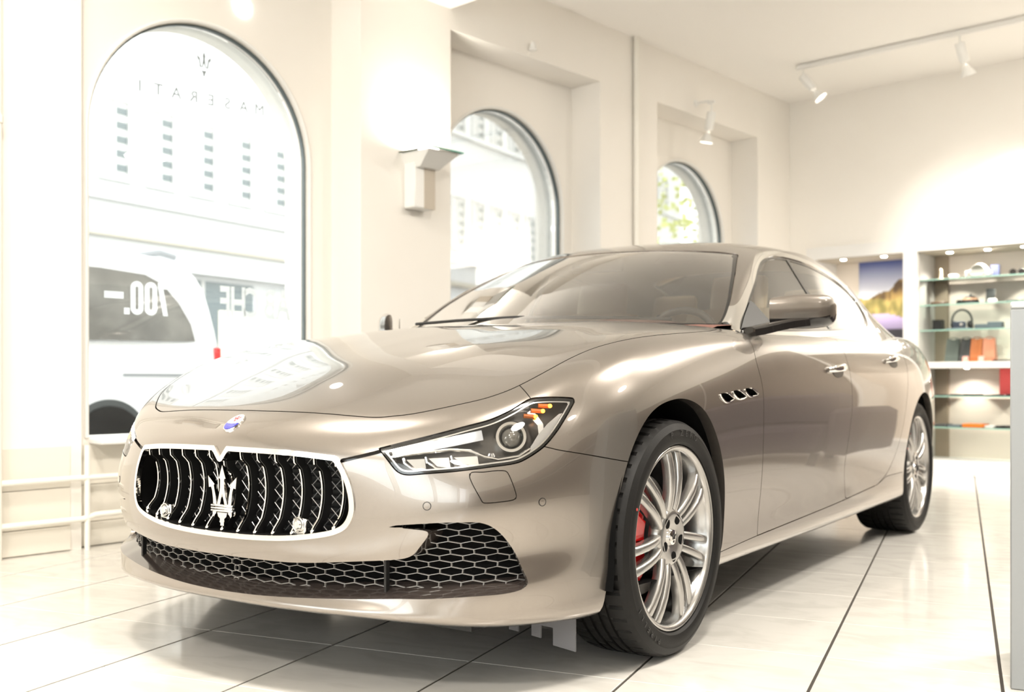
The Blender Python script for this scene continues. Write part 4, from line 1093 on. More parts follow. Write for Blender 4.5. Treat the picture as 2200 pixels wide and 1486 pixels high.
for k, yc in enumerate(WY):
    ring = [(yc-WR, WZ0)]+[p for p in arch_pts(yc, WR)[::-1]]+[(yc+WR, WZ0)]
    ring = [(yc+WR, WZ0)]+arch_pts(yc, WR)+[(yc-WR, WZ0)]
    V = []; F = []
    for i, p in enumerate(ring):
        V += [(X1, *p), (X1-.22, yc+(p[0]-yc)*1.0, p[1])]
        if i: F.append((2*i-2, 2*i-1, 2*i+1, 2*i))
    ro.add(V, F); ro.add([(X1, yc-WR, WZ0), (X1, yc+WR, WZ0), (X1-.22, yc+WR, WZ0), (X1-.22, yc-WR, WZ0)], [(0, 1, 2, 3)])
    y0, y1 = (1.9 if k == 0 else (WY[k-1]+yc)/2), ((WY[k+1]+yc)/2 if k < 2 else 9.6)
    wall_with_arch(ro, X1-.22, y0, y1, 0, 8, yc, WR, WZ0)
structure(ro.build('wall_outer', STONE, smooth=0))
def text_on_pane(s, yc, z, size, parent, name, m, spread=1.0, sy=1.0, off=0.0):
    t = text_mb(s, size, .0004, offset=off); t.V = [(X1-.0725+p[2], yc-p[0]*spread, z+p[1]*sy) for p in t.V]; return t.build(name, m, parent, smooth=0)
for k, yc in enumerate(WY):
    w = structure(empty(f'window_{k+1}', (0, 0, 0)))
    path = [(X1-.03, yc+WR-.004, WZ0)]+[(X1-.03, *p) for p in arch_pts(yc, WR-.004)]+[(X1-.03, yc-WR+.004, WZ0)]
    MB().tube(path, 1.0, up=(1, 0, 0), prof=[(-.014, -.006), (.010, -.006), (.014, .0), (.010, .006), (-.014, .006)]).build('window_frame', FRAMEM, w)
    path2 = [(X1+.002, yc+WR+.012, WZ0)]+[(X1+.002, *p) for p in arch_pts(yc, WR+.012)]+[(X1+.002, yc-WR-.012, WZ0)]
    MB().tube(path2, .011, 6, up=(1, 0, 0)).build('arch_bead', WHITEM, w)
    A = arch_pts(yc, WR-.006); ol = [(yc+WR-.006, WZ0), *A, (yc-WR+.006, WZ0)]
    MB().prism([(y, z) for y, z in ol], X1-.072, X1-.066, 'yz').build('pane', PANE, w, smooth=0)
    MB().span((X1-.10, yc-WR, WZ0-.03), (X1+(.13 if k == 0 else .10), yc+WR+.0, WZ0-.002), bevel=.006).build('window_sill', WHITE, w)
    if k == 0:
        W1 = w
FROST = translucent('frosted_lettering', (.52, .53, .53)); WHITETXT = translucent('white_vinyl_lettering', (.92, .92, .91))
for i, ch in enumerate('MASERATI'):
    text_on_pane(ch, 3.405-i*.1035, 2.338-.002*i, .085, W1, 'logo_letter', FROST)
mb = MB()
for poly in (mid, base, side_prong, [(-x, z) for x, z in side_prong]): mb.prism([(3.052-x*.85, z*.76+2.455) for x, z in poly], X1-.0725, X1-.073, 'yz')
mb.build('logo_trident', FROST, W1)
# price line: condensed strokes
def rounded_zero(mb, yc, z, w, h, t):
    o = []; i_ = []
    for k in range(24):
        a = 2*PI*k/24; cy, cz = math.cos(a), math.sin(a); e = h/2-w/2
        o.append((yc+w/2*cy, z+w/2*cz+(e if cz > 0 else -e))); i_.append((yc+(w/2-t)*cy, z+(w/2-t)*cz+(e if cz > 0 else -e)))
    V = [(X1-.0725, *p) for p in o+i_]; mb.add(V, [(k, (k+1) % 24, 24+(k+1) % 24, 24+k) for k in range(24)])
zc, hh, tt = 1.233, .172, .030
for y in (2.762, 2.690+.0): pass
for yy in (2.665, 2.7425):
    mb = MB(); rounded_zero(mb, yy, zc, .070, hh, .0265); mb.build('price_digit', WHITETXT, W1, smooth=0)
mb = MB(); mb.add([(X1-.0725, *p) for p in ((2.865, zc+hh/2), (2.782, zc+hh/2), (2.782, zc+hh/2-.032), (2.865, zc+hh/2-.032), (2.812, zc+hh/2-.032), (2.838, zc-hh/2), (2.812, zc-hh/2), (2.784, zc+hh/2-.032))], [(0, 1, 2, 3), (4, 5, 6, 7)]); mb.build('price_digit', WHITETXT, W1, smooth=0)
mb = MB(); mb.add([(X1-.0725, *p) for p in ((2.625, zc-.086), (2.595, zc-.086), (2.595, zc-.053), (2.625, zc-.053))], [(0, 1, 2, 3)]); mb.build('price_point', WHITETXT, W1, smooth=0)
mb = MB(); mb.add([(X1-.0725, *p) for p in ((2.592, zc-.008), (2.490, zc-.008), (2.490, zc+.026), (2.592, zc+.026))], [(0, 1, 2, 3)]); mb.build('price_dash', WHITETXT, W1, smooth=0)
for ch, yy in (('A', 3.565), ('B', 3.475), ('C', 3.355), ('H', 3.265), ('F', 3.185)):
    text_on_pane(ch, yy, zc, .235, W1, 'price_letter', WHITETXT, .62, 1.0, .006)

# under the first window: tiled dado, pipes, radiator
for j, (z0, z1, dx) in enumerate(((.004, .118, .012), (.122, .300, .008), (.304, .498, .008))):
    for k in range(8):
        y0 = 1.34+k*.4600+(.0 if j else 0); MB().span((X1+(.05 if y0+.4 < 2.3 else 0), y0+.002, z0), (X1+(.05 if y0+.4 < 2.3 else 0)+dx, y0+.458, z1), bevel=.002).build('dado_tile', mat('dado_tile_cream', (.80, .755, .67), .3), WALLL, smooth=0)
hp = tag(empty('heating_pipes', (X1+.12, 2.0, 0)), 'cream painted heating pipes running along the wall beneath the arched window', 'pipes')
def pipe(P, r, nm='pipe'):
    return MB().tube([(x-hp.location.x, y-hp.location.y, z) for x, y, z in P], r, 14).build(nm, PIPEM, hp)
XP = X1+.10
pipe([(XP, 1.905, .0), (XP, 1.905, ZC)], .020); pipe([(XP-.02, 1.845, .0), (XP-.02, 1.845, ZC)], .020)
pipe([(XP, 2.32, .0), (XP, 2.32, .50)], .013)
pipe([(XP, 1.6, .345), (XP, 2.55, .345)], .014); pipe([(XP, 1.6, .150), (XP, 2.30, .150), (XP, 2.36, .165), (XP, 2.6, .165)], .014)
for y in (1.905, 1.845): MB().lathe([(.021, -.02), (.026, -.015), (.026, .015), (.021, .02)], 'z', (XP-hp.location.x-(.02 if y < 1.9 else 0), y-2.0, 1.98), 14).build('pipe_collar', PIPEM, hp)
rd = tag(empty('radiator', (X1+.12, 3.1, 0)), 'white panel radiator under the first arched window', 'radiator')
for k in range(14): MB().box((0, -.40+k*.062, .27), (.07, .050, .36), bevel=.012).build('radiator_rib', WHITEM, rd)
MB().box((.0, 0, .09), (.03, .86, .03)).build('radiator_rail', WHITEM, rd); MB().box((.0, 0, .44), (.03, .86, .03)).build('radiator_rail', WHITEM, rd)
for y in (-.36, .36): MB().box((0, y, .045), (.04, .03, .09)).build('radiator_foot', WHITEM, rd)
mb = MB(); mb.lathe([(0, -.045), (.022, -.045), (.028, -.03), (.028, .02), (.020, .04), (0, .04)], 'y', (.03, -.50, .345), 16); mb.build('valve_knob', WHITE, rd)
# vertical pipe on the pilaster beside niche 2, small cone sensor
tag(MB().tube([(X0+.03, 6.565, 0), (X0+.03, 6.565, ZC)], .024, 14).build('riser_pipe', PIPEM), 'cream vertical riser pipe between the second and third arched windows', 'pipe')
tag(MB().lathe([(.0, .06), (.012, .055), (.030, 0), (.0, 0)], 'z', (X0+.03, 5.345, 3.06), 16).build('motion_sensor', WHITEM), 'small white cone sensor on the wall above the second niche', 'sensor')

# ----------------------------------------------------------------- ceiling, beam, other walls
structure(MB().span((X1-.4, YF-.2, ZC), (XR_+.2, YB+.6, ZC+.12)).build('ceiling', CEILM, smooth=0))
structure(MB().span((X0, 3.86, 3.147), (XR_, 4.586, ZC)).build('ceiling_beam', CEILM, smooth=0))
bw = MB(); bw.span((X1-.36, YB, 2.045), (XR_, YB+.5, ZC)); bw.span((X1-.36, YB, 0), (-4.47, YB+.5, 2.045)); bw.span((-1.2, YB+.02, 0), (XR_, YB+.5, 2.045)); bw.span((-4.6, YB+.47, 0), (-1.1, YB+.5, 2.1))
structure(bw.build('wall_back', WALLM, smooth=0))
structure(MB().span((XR_, YF-.2, 0), (XR_+.12, YB+.5, ZC)).build('wall_right', WALLM, smooth=0))
WOODW = mat('added_wood_panel', (.105, .078, .058), .45, noise=(5, (.075, .055, .040), .8))  # unseen wall panels, added dark so the car's flank mirrors a darker room
for k in range(9): structure(MB().span((XR_-.03, -3.9+k*1.44, .02), (XR_, -2.48+k*1.44, 2.2), bevel=.006).build(f'trim_{k+1}', WOODW))
for k in range(4): structure(MB().span((-1.18+k*1.44, YB-.01, .02), (.24+k*1.44, YB+.02, 2.2), bevel=.006).build(f'trim_{k+10}', WOODW))
# unseen wall behind the camera, shop panes added for daylight on the car
fw = MB(); fw.span((X1-.3, YF-.12, 0), (XR_+.1, YF, .95)); fw.span((X1-.3, YF-.12, 2.85), (XR_+.1, YF, ZC))
for x in (-4.6, -2.55, -.5, 1.55, 3.6): fw.span((x-.10, YF-.12, .95), (x+.10, YF, 2.85))
structure(fw.build('wall_front', WALLW, smooth=0))
for k, x in enumerate((-3.575, -1.525, .525, 2.575)):
    w = structure(empty(f'window_{k+4}')); MB().span((x-.925, YF-.07, .95), (x+.925, YF-.064, 2.85)).build('pane', PANE, w, smooth=0)
    for xx in (x-.91, x+.91): MB().span((xx-.015, YF-.09, .95), (xx+.015, YF-.05, 2.85)).build('window_frame', FRAMEM, w, smooth=0)

# ----------------------------------------------------------------- lamps
GLOW = emis('lamp_glow', (1.0, .90, .76), 30.0)
GREENGLASS = mat('green_edge_glass', (.10, .36, .26), .1, trans=.0, coat=.5)
def light(name, kind, loc, energy, col=(1, .9, .78), size=.1, rot=None, spot=None, parent=None, blend=.5):
    l = bpy.data.lights.new(name, kind); l.energy = energy; l.color = col
    if kind == 'AREA': l.size = size; l.shape = 'DISK'
    else: l.shadow_soft_size = size
    if spot: l.spot_size = spot; l.spot_blend = blend
    o = bpy.data.objects.new(name, l); COL.objects.link(o); o.location = loc
    if rot is not None: o.rotation_euler = rot
    if parent: o.parent = parent
    return o
def uplighter(loc, label, watts):
    """wall lamp: bracket box, sloped tray, glass plate; light goes up"""
    u = tag(empty('wall_lamp', loc), label, 'lamp', 'uplighters on the window wall')
    MB().span((.0, -.085, -.27), (.10, .085, .0), bevel=.006).build('bracket', WHITEM, u)
    MB().span((.10, -.01, -.27), (.104, .078, -.03)).build('bracket_plate', mat('lamp_taupe', (.52, .46, .38), .5), u)
    tr = MB(); V = [(0, -.07, -.03), (0, .09, -.03), (.13, .09, -.03), (.13, -.07, -.03), (-.0, -.11, .055), (-.0, .14, .055), (.25, .14, .055), (.25, -.11, .055)]
    tr.add(V, [(3, 2, 1, 0), (0, 1, 5, 4), (1, 2, 6, 5), (2, 3, 7, 6), (3, 0, 4, 7)]); tr.build('tray', WHITEM, u, smooth=0)
    MB().span((.0, -.125, .058), (.27, .155, .066)).build('glass_plate', glass('lamp_glass', (.90, .97, .93), 1.0), u)
    MB().span((.27, -.125, .058), (.273, .155, .066)).build('glass_edge', GREENGLASS, u)
    MB().box((.085, .015, .012), (.09, .14, .02)).build('lamp_tube', GLOW, u)
    light('lamp_light', 'AREA', (.085, .015, .075), watts, (1, .93, .85), .13, (PI, 0, 0), parent=u)
    return u
uplighter((X0, 4.275, 2.11), 'white wall uplighter on the pilaster between the first two windows', 5)
uplighter((X1+.05, 1.66, 2.15), 'white wall uplighter with green glass edge at the left edge', 1.5)
rl = tag(empty('round_lamp', (X1+.001, 3.245, 2.868)), 'small round lamp on the wall above the first arched window', 'lamp')
MB().lathe([(0, .012), (.045, .012), (.055, .008), (.060, 0)], 'x', (0, 0, 0), 28).build('lamp_disc', emis('disc_glow', (1, .97, .92), 6.0), rl)
# track with spots in front of the back wall
tk = tag(MB().span((-4.04, 8.045, 3.405), (.5, 8.075, 3.44), bevel=.003).build('ceiling_track', WHITEM), 'long white lighting track below the ceiling near the back wall', 'track')
def spot_lamp(loc, tilt, turn, label, watts, hang=.0):
    """track spot: adapter, can, flared head"""
    s = tag(empty('track_spot', loc), label, 'lamp', 'white track spotlights')
    MB().tube([(0, 0, .05), (0, 0, -.045)], .008, 8).build('stem', WHITEM, s); MB().box((0, 0, .045), (.07, .028, .022), bevel=.003).build('adapter', WHITEM, s)
    M = Matrix.Translation((0, 0, -.05)) @ Matrix.Rotation(turn, 4, 'Z') @ Matrix.Rotation(tilt, 4, 'X')
    MB().lathe([(0, .012), (.034, .012), (.037, .006), (.037, -.125), (.030, -.138), (.014, -.142), (.014, -.165)], 'z', n=24).moved(M).build('can', WHITEM, s)
    MB().lathe([(.016, -.160), (.020, -.166), (.058, -.235), (.060, -.240), (.054, -.238), (.018, -.17)], 'z', n=24).moved(M).build('head', WHITEM, s)
    MB().lathe([(0, -.205), (.030, -.205), (.036, -.20)], 'z', n=20).moved(M).build('bulb', GLOW, s)
    l = light('spot_light', 'SPOT', (0, 0, 0), watts, (1, .93, .84), .03, spot=R(95), parent=s, blend=.9); l.matrix_local = M @ Matrix.Translation((0, 0, -.245))
    return s
spot_lamp((-3.985, 8.06, 3.39), R(38), R(-70), 'white track spotlight at the near end, tilted towards the corner', 60)
spot_lamp((-2.715, 8.06, 3.39), R(24), R(-20), 'white track spotlight with flared head on the middle of the track', 110)
spot_lamp((-1.50, 8.06, 3.39), R(26), R(0), 'white track spotlight on the track beyond the picture edge', 110)
s4 = spot_lamp((-4.50, 7.46, 3.06), R(12), R(90), 'white spotlight hanging in front of the third niche', 14)
MB().tube([(-.152, 0, .06), (-.02, 0, .06), (0, 0, .04)], .009, 8).build('wall_arm', WHITEM, s4); MB().lathe([(0, .01), (.03, .01), (.032, 0)], 'x', (-.15, 0, .06), 16).build('wall_rose', WHITEM, s4)
# ceiling lamps out of view, mostly guessed, added for soft room light
LN = ('before the first arched window', 'over the camera side of the hood', 'above the near end of the counter', 'above the aisle by the pedestal', 'above the sofa', 'above the rear aisle', 'near the shop front panes', 'by the shop front corner', 'above the reception counter')
LW = (42, 66, 10, 66, 50, 10, 90, 16, 6)
for k, (x, y) in enumerate(((-3.2, 1.2), (-.5, 1.7), (1.4, 1.2), (-.2, 5.0), (-.6, 7.2), (1.4, 6.2), (-1.2, -1.8), (1.6, -1.8), (2.8, 3.6))):
    c = tag(empty('added_ceiling_lamp', (x, y, ZC)), 'added round ceiling lamp '+LN[k], 'lamp', 'added ceiling lamps')
    MB().lathe([(.255, .0), (.260, -.012), (.285, -.014), (.290, 0)], 'z', n=32).build('lamp_rim', WHITEM, c)
    MB().lathe([(0, -.003), (.255, -.003)], 'z', n=32).build('lamp_glass', emis('downlight_glow', (1, .95, .88), 4.0), c)
    light('lamp_light', 'AREA', (0, 0, -.012), LW[k], (1, .94, .85), .50, parent=c)
# ----------------------------------------------------------------- street outside
structure(MB().span((-45, -30, -.12), (X1-.36, 60, -.02)).build('ground_street', mat('asphalt_pale', (.42, .41, .40), .9, noise=(6, (.36, .35, .34), .6)), smooth=0))
FAC = mat('facade_white', (.50, .50, .49), .8, noise=(.7, (.475, .475, .465), .4)); FACB = mat('facade_band', (.37, .34, .28), .8)
DARKGL = mat('far_window_glass', (.10, .12, .12), .15); CURT = mat('far_curtain', (.44, .43, .41), .8)
def street_house(name, label, origin, rz, length, floors, first):
    """facade runs along local +y from origin, its front faces local +x"""
    b = tag(empty(name, origin, rz), label, 'building')
    MB().span((-6, 0, 0), (0, length, 13.5)).build('facade_wall', FAC, b, smooth=0)
    for z in (3.55, 4.25, 8.0): MB().span((-.02, -.05, z), (.14, length+.05, z+.13)).build('ledge', FACB if z < 4 else FAC, b, smooth=0)
    n = int((length-1.0)/1.12)
    for k in range(n):
        y = first+k*1.12
        for f in range(floors):
            z = 4.78+f*3.4
            w = MB(); w.span((-.02, y-.40, z-.14), (.10, y+.40, z-.05)); w.span((-.02, y-.36, z), (.05, y-.31, z+1.42)); w.span((-.02, y+.31, z), (.05, y+.36, z+1.42)); w.span((-.02, y-.36, z+1.42), (.05, y+.36, z+1.48)); w.span((-.02, y-.02, z), (.03, y+.02, z+1.42))
            wo = w.build('window', FAC, b, smooth=0)
            for r_ in range(5):
                MB().span((-.02, y+.03, z+.06+r_*.275), (.012, y+.30, z+.20+r_*.275)).build('pane', DARKGL, wo, smooth=0)
            MB().span((-.02, y-.31, z+.02), (.006, y+.31, z+1.41)).build('curtain', CURT, wo, smooth=0)
    for k in range(int(length/3.4)):
        y = 1.4+k*3.4; s = MB().span((-.02, y-1.0, .5), (.02, y+1.0, 2.9)).build('shop_window', DARKGL, b, smooth=0)
        MB().span((.0, y-.55, .5), (.03, y-.45, 2.9)).build('shop_mullion', CURT, s, smooth=0); MB().span((.0, y-.05, 1.3), (.03, y+.95, 2.3)).build('shop_poster', mat('shop_poster_cream', (.72, .66, .55), .7), s, smooth=0)
    MB().span((-.02, .0, 3.0), (.35, length, 3.2)).build('awning', FAC, b, smooth=0)
    return b
# facade passes about 20 m from the camera, turned 12.5 degrees against the window wall
def c2w(r_, f): return (r_*math.cos(R(42))-f*math.sin(R(42)), r_*math.sin(R(42))+f*math.cos(R(42)))
ox, oy = c2w(-7.64, 20.0); a_ = R(12.5); st = 8.9
street_house('town_house', 'white town house with shuttered windows across the street', (ox+math.sin(a_)*st, oy-math.cos(a_)*st, 0), a_, 40, 2, 1.01)
# white van
van = tag(empty('parked_van', (-8.2, 4.0, -.02)), 'white van with dark side windows parked outside the first window', 'van')
VW = mat('van_white', (.86, .87, .88), .3, coat=.6); VG = mat('van_window_dark', (.13, .125, .115), .08, noise=(2.2, (.22, .21, .19), .8))
prof = smooth_poly([(-2.6,.30),(-2.62,.80),(-2.45,.98),(-1.55,1.12),(-1.10,1.55),(-.75,1.84),(-.2,1.93),(.6,1.90),(.90,1.83),(1.05,1.66),(1.13,1.35),(1.17,1.05),(1.17,.60),(1.13,.32)], 4, corners=(0, 13))
mb = MB(); n = len(prof); V = []
for x, sc_ in ((-1.78, .985), (-1.74, 1.0), (-.04, 1.0), (0, .988)):
    V += [(x+(-.12*max(0, (z-1.1)/.8) if x > -1 else .12*max(0, (z-1.1)/.8)), y*sc_, .3+(z-.3)*sc_) for y, z in prof]
F = [(k*n+i, k*n+(i+1) % n, (k+1)*n+(i+1) % n, (k+1)*n+i) for k in range(3) for i in range(n)]
mb.add(V, [f[::-1] for f in F]); mb.add(V[:n], [tuple(range(n))]); mb.add(V[3*n:], [tuple(range(n))[::-1]]); mb.build('van_body', VW, van)
def onside(pts, d=.006): return [(-.12*max(0, (z-1.1)/.8)+d, y, z) for y, z in pts]
W_ = [(-.36,1.15),(.0,1.155),(.5,1.16),(.93,1.165),(.90,1.32),(.80,1.50),(.66,1.66),(.50,1.735),(.1,1.765),(-.36,1.77)]
MB().add(onside(W_, .008), [tuple(range(len(W_)))]).build('side_window', VG, van, smooth=0)
W_ = [(-1.05,1.15),(-.44,1.15),(-.44,1.77),(-.72,1.74),(-.98,1.48)]
MB().add(onside(W_, .008), [tuple(range(len(W_)))]).build('side_window', VG, van, smooth=0)
MB().span((-.001, .25, .858), (.018, .82, .884)).build('trim_strip', mat('van_trim_grey', (.25, .26, .27), .5), van)
for y in (.13, -1.75):
    MB().lathe([(0, .012), (.34, .012), (.34, -.2)], 'x', (.0, y, .33), 28, a0=0, a1=PI).build('wheel_arch', mat('van_arch_dark', (.06, .065, .065), .8), van)
    MB().lathe([(0, .02), (.18, .02), (.20, .03), (.30, .03), (.31, 0), (.31, -.18)], 'x', (.0, y, .31), 28).build('wheel', RUBBER, van)
MB().span((-.06, 1.12, .95), (.012, 1.185, 1.12), bevel=.01).build('tail_lamp', mat('van_tail_red', (.6, .03, .03), .3), van)
MB().tube([(-.3, .45, 1.90), (-.3, .75, 1.96), (-.3, .9, 1.93)], .03, 8).build('roof_spoiler', mat('van_trim_grey'), van)
# covered motorbike and tree farther on
cv = tag(empty('covered_motorbike', (-10.6, 8.4, -.02), .4), 'motorbike under a grey cover outside the first window', 'motorbike')
pts = smooth_poly([(-.95,.0),(-.90,.45),(-.55,.80),(-.10,.86),(.25,1.22),(.45,1.30),(.60,1.05),(.85,.55),(.98,.0)], 4, closed=False)
mb = MB(); V = []; rows = 7
for k in range(rows):
    u = -1+2*k/(rows-1); s_ = math.sqrt(max(0.02, 1-abs(u)**2.4))
    V += [(u*.36, y*(.9+.1*s_), z*(.25+.75*s_)) for y, z in pts]
m = len(pts); mb.add(V, [(k*m+i, k*m+i+1, (k+1)*m+i+1, (k+1)*m+i) for k in range(rows-1) for i in range(m-1)]); mb.build('cover', mat('grey_tarp', (.30, .29, .27), .7, bump=(9, .8)), cv)
for y in (-.62, .66): MB().lathe([(0, .05), (.2, .05), (.30, .04), (.30, -.04), (.2, -.05), (0, -.05)], 'x', (0, y, .30), 24).build('wheel', RUBBER, cv)
tr = tag(empty('street_tree', (-10.4, 17.3, -.02)), 'yellow green leafy tree outside the third arched window', 'tree')
MB().tube([(0, 0, 0), (.05, .1, 2.0), (.0, .1, 3.6)], [.14, .11, .06], 10).build('trunk', mat('bark', (.22, .18, .13), .9), tr)
rng = random.Random(5); mb = MB()
for k in range(420):
    a, b, rr = rng.uniform(0, 2*PI), rng.gauss(0, .55), 1.5*rng.random()**.4; c = Vector((rr*math.cos(a)*math.cos(b), rr*math.sin(a)*math.cos(b), 3.9+1.2*rr*math.sin(b)))
    d1 = Vector((rng.gauss(0, 1), rng.gauss(0, 1), rng.gauss(0, 1))).normalized()*.085; d2 = d1.orthogonal().normalized()*.05
    mb.add([c-d1, c+d2, c+d1, c-d2], [(0, 1, 2, 3)])
tag(mb.build('leaves', mat('leaf_yellow_green', (.42, .46, .10), .6), tr, smooth=0), kind='stuff')
# ----------------------------------------------------------------- built-in display cabinet in the back wall
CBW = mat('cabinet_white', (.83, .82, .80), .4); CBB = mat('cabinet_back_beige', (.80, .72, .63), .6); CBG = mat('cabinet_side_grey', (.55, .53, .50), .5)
SHG = glass('shelf_glass', (.94, .98, .965), 1.0); SHE = mat('shelf_edge_green', (.30, .50, .42), .2)
cb = tag(empty('display_cabinet', (-2.8, YB, 0)), 'white built-in display cabinet with glass shelves in the back wall', 'cabinet')
def cspan(lo, hi, nm, m, bevel=0.0): return MB().span((lo[0]+2.8, lo[1]-YB, lo[2]), (hi[0]+2.8, hi[1]-YB, hi[2]), bevel=bevel).build(nm, m, cb, smooth=0 if not bevel else 40)
XL, XU0, XU1, XE = -4.47, -3.554, -3.435, -1.2
cspan((XL, YB-.02, 1.935), (XE, YB+.44, 2.045), 'cornice', CBW); cspan((XL, YB-.02, 0), (XE, YB+.44, .117), 'plinth', CBW)
cspan((XU0, YB-.02, .117), (XU1, YB+.44, 1.935), 'upright', CBW); cspan((XL, YB-.02, .117), (XL+.09, YB+.44, 1.935), 'upright', CBW); cspan((-2.1, YB-.02, .117), (-2.0, YB+.44, 1.935), 'upright', CBW)
cspan((XL, YB+.44, .117), (XE, YB+.46, 1.935), 'back_panel', CBB)
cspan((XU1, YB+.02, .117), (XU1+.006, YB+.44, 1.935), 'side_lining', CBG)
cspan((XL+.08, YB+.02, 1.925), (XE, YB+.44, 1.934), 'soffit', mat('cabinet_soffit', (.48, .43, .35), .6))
cspan((XU1, YB-.01, .913), (-2.1, YB+.44, .965), 'shelf_board', CBW); cspan((XU1, YB+.40, .117), (XU1+.12, YB+.44, 1.935), 'corner_post', mat('post_brown', (.33, .27, .20), .6))
for z in (1.683, 1.460, 1.240, .668, .398):
    gs = cspan((XU1+.006, YB+.033, z-.005), (-2.1, YB+.42, z+.005), 'glass_shelf', SHG); MB().span((XU1+.006+2.8, .030, z-.005), (-2.1+2.8, .033, z+.005)).build('shelf_edge', SHE, gs, smooth=0)
for k, (x, y) in enumerate(((-4.144, 9.20), (-3.762, 9.20), (-3.218, 9.30), (-2.902, 9.30), (-2.611, 9.30))):
    o = MB().lathe([(0, -.006), (.020, -.006), (.024, -.003), (.026, 0)], 'z', (x+2.8, y-YB, 1.925), 18).build('cabinet_spot', emis('spot_glow', (1, .95, .86), 22.0), cb)
    light('cabinet_light', 'SPOT', (x+2.8, y-YB, 1.915), 22, (1, .93, .83), .02, spot=R(120), parent=cb, blend=.8)
for x in (-3.1, -2.6):  # extra spots added under the white board to brighten the lower shelves
    MB().lathe([(0, -.004), (.016, -.004), (.020, 0)], 'z', (x+2.8, .25, .913), 16).build('cabinet_spot', emis('spot_glow', (1, .95, .86), 22.0), cb)
    light('cabinet_light', 'SPOT', (x+2.8, .25, .905), 14, (1, .92, .82), .02, spot=R(140), parent=cb, blend=.8)
# poster: painted as a fine colour grid
def poster():
    nx_, nz_ = 44, 76; x0, x1, z0, z1 = -4.15, -3.56, .95, 1.935; V = []; F = []; Cc = []
    rg = np.random.default_rng(3); N = rg.random((20, 12))
    def noise(u, v, s):
        a, b = u*s % 10, v*s % 18; i, j = int(a), int(b); f, g = a-i, b-j
        return (N[j % 20][i % 12]*(1-f)+N[j % 20][(i+1) % 12]*f)*(1-g)+(N[(j+1) % 20][i % 12]*(1-f)+N[(j+1) % 20][(i+1) % 12]*f)*g
    for j in range(nz_):
        for i in range(nx_):
            u, v = i/(nx_-1), j/(nz_-1); n1 = noise(u, v, 6); n2 = min(1, max(0, (noise(u+3, v+1, 17)-.5)*2.4+.5))
            sky = np.array((.09, .12, .33))*(1-np.clip((1-v)*3.2-.1, 0, 1))+np.array((.82, .84, .90))*np.clip((1-v)*3.2-.1, 0, 1)
            hill = .60+.26*u+.10*(n1-.5); cc = sky
            if v < hill: cc = np.array((.12, .075, .04))*(1-n2)+np.array((.42, .28, .10))*n2
            if v < .60+.06*n1: cc = np.array((.36, .28, .10))*(.3+n2)+np.array((.10, .10, .03))*(1-n2)
            if u > .80+.05*n1 and v > .52+.1*n1 and v < .95: cc = np.array((.05, .04, .03))+.10*n2
            body = .40+.09*math.sin(PI*min(1, max(0, (u+.25)/1.15)))
            if v < body: cc = np.array((.30, .25, .40))*(.7+1.2*max(0, (v-.33)/.2))
            if v < .345: cc = np.array((.03, .028, .035))
            V.append((x0+(x1-x0)*u, YB+.425, z0+(z1-z0)*v)); Cc.append((*np.clip(cc, 0, 1), 1))
    for j in range(nz_-1):
        for i in range(nx_-1): a = j*nx_+i; F.append((a, a+1, a+nx_+1, a+nx_))
    n = len(V); V += [(x0, YB+.432, z0), (x1, YB+.432, z0), (x1, YB+.432, z1), (x0, YB+.432, z1)]; F.append((n+3, n+2, n+1, n)); Cc += [(.5, .5, .5, 1)]*4
    me = bpy.data.meshes.new('wall_poster'); me.from_pydata(V, [], F); ca = me.color_attributes.new('print', 'FLOAT_COLOR', 'POINT'); ca.data.foreach_set('color', np.array(Cc).ravel())
    m = bpy.data.materials.new('poster_print'); m.use_nodes = True; nt = m.node_tree; at = nt.nodes.new('ShaderNodeAttribute'); at.attribute_name = 'print'
    b = nt.nodes['Principled BSDF']; nt.links.new(at.outputs['Color'], b.inputs['Base Color']); b.inputs['Roughness'].default_value = .35; me.materials.append(m)
    return tag(link_mesh('wall_poster', me), 'poster of a purple car before golden autumn trees in the display cabinet', 'poster')
poster()

# ----------------------------------------------------------------- things on the shelves (x, y of the base centre, z of the shelf top)
def thing_box(name, label, cat, x, y, z, d, m, bevel=.006, rz=0.0, group=None, lid=None):
    t = tag(empty(name, (x, y, z), rz), label, cat, group); MB().box((0, 0, d[2]/2), d, bevel=bevel).build('body', m, t)
    if lid: MB().box((0, 0, d[2]+.006), (d[0]*1.04, d[1]*1.04, .012), bevel=.003).build('lid', lid, t)
    return t
Z1, Z2, Z3, ZW, Z4, Z5 = 1.688, 1.465, 1.245, .965, .673, .403
NAVY = mat('navy_card', (.055, .065, .13), .5); BRN = mat('brown_leather', (.085, .048, .025), .5); BLK = mat('black_card', (.012, .012, .012), .5); CHAR = mat('charcoal_card', (.075, .08, .08), .55)
GRNB = mat('grey_green_leather', (.115, .140, .125), .5); ORB = mat('orange_leather', (.50, .165, .055), .5); BLUG = mat('blue_grey_card', (.13, .17, .19), .5); MW = mat('model_white', (.85, .84, .80), .25, coat=.6); PINK = mat('pink_card', (.80, .42, .36), .6)
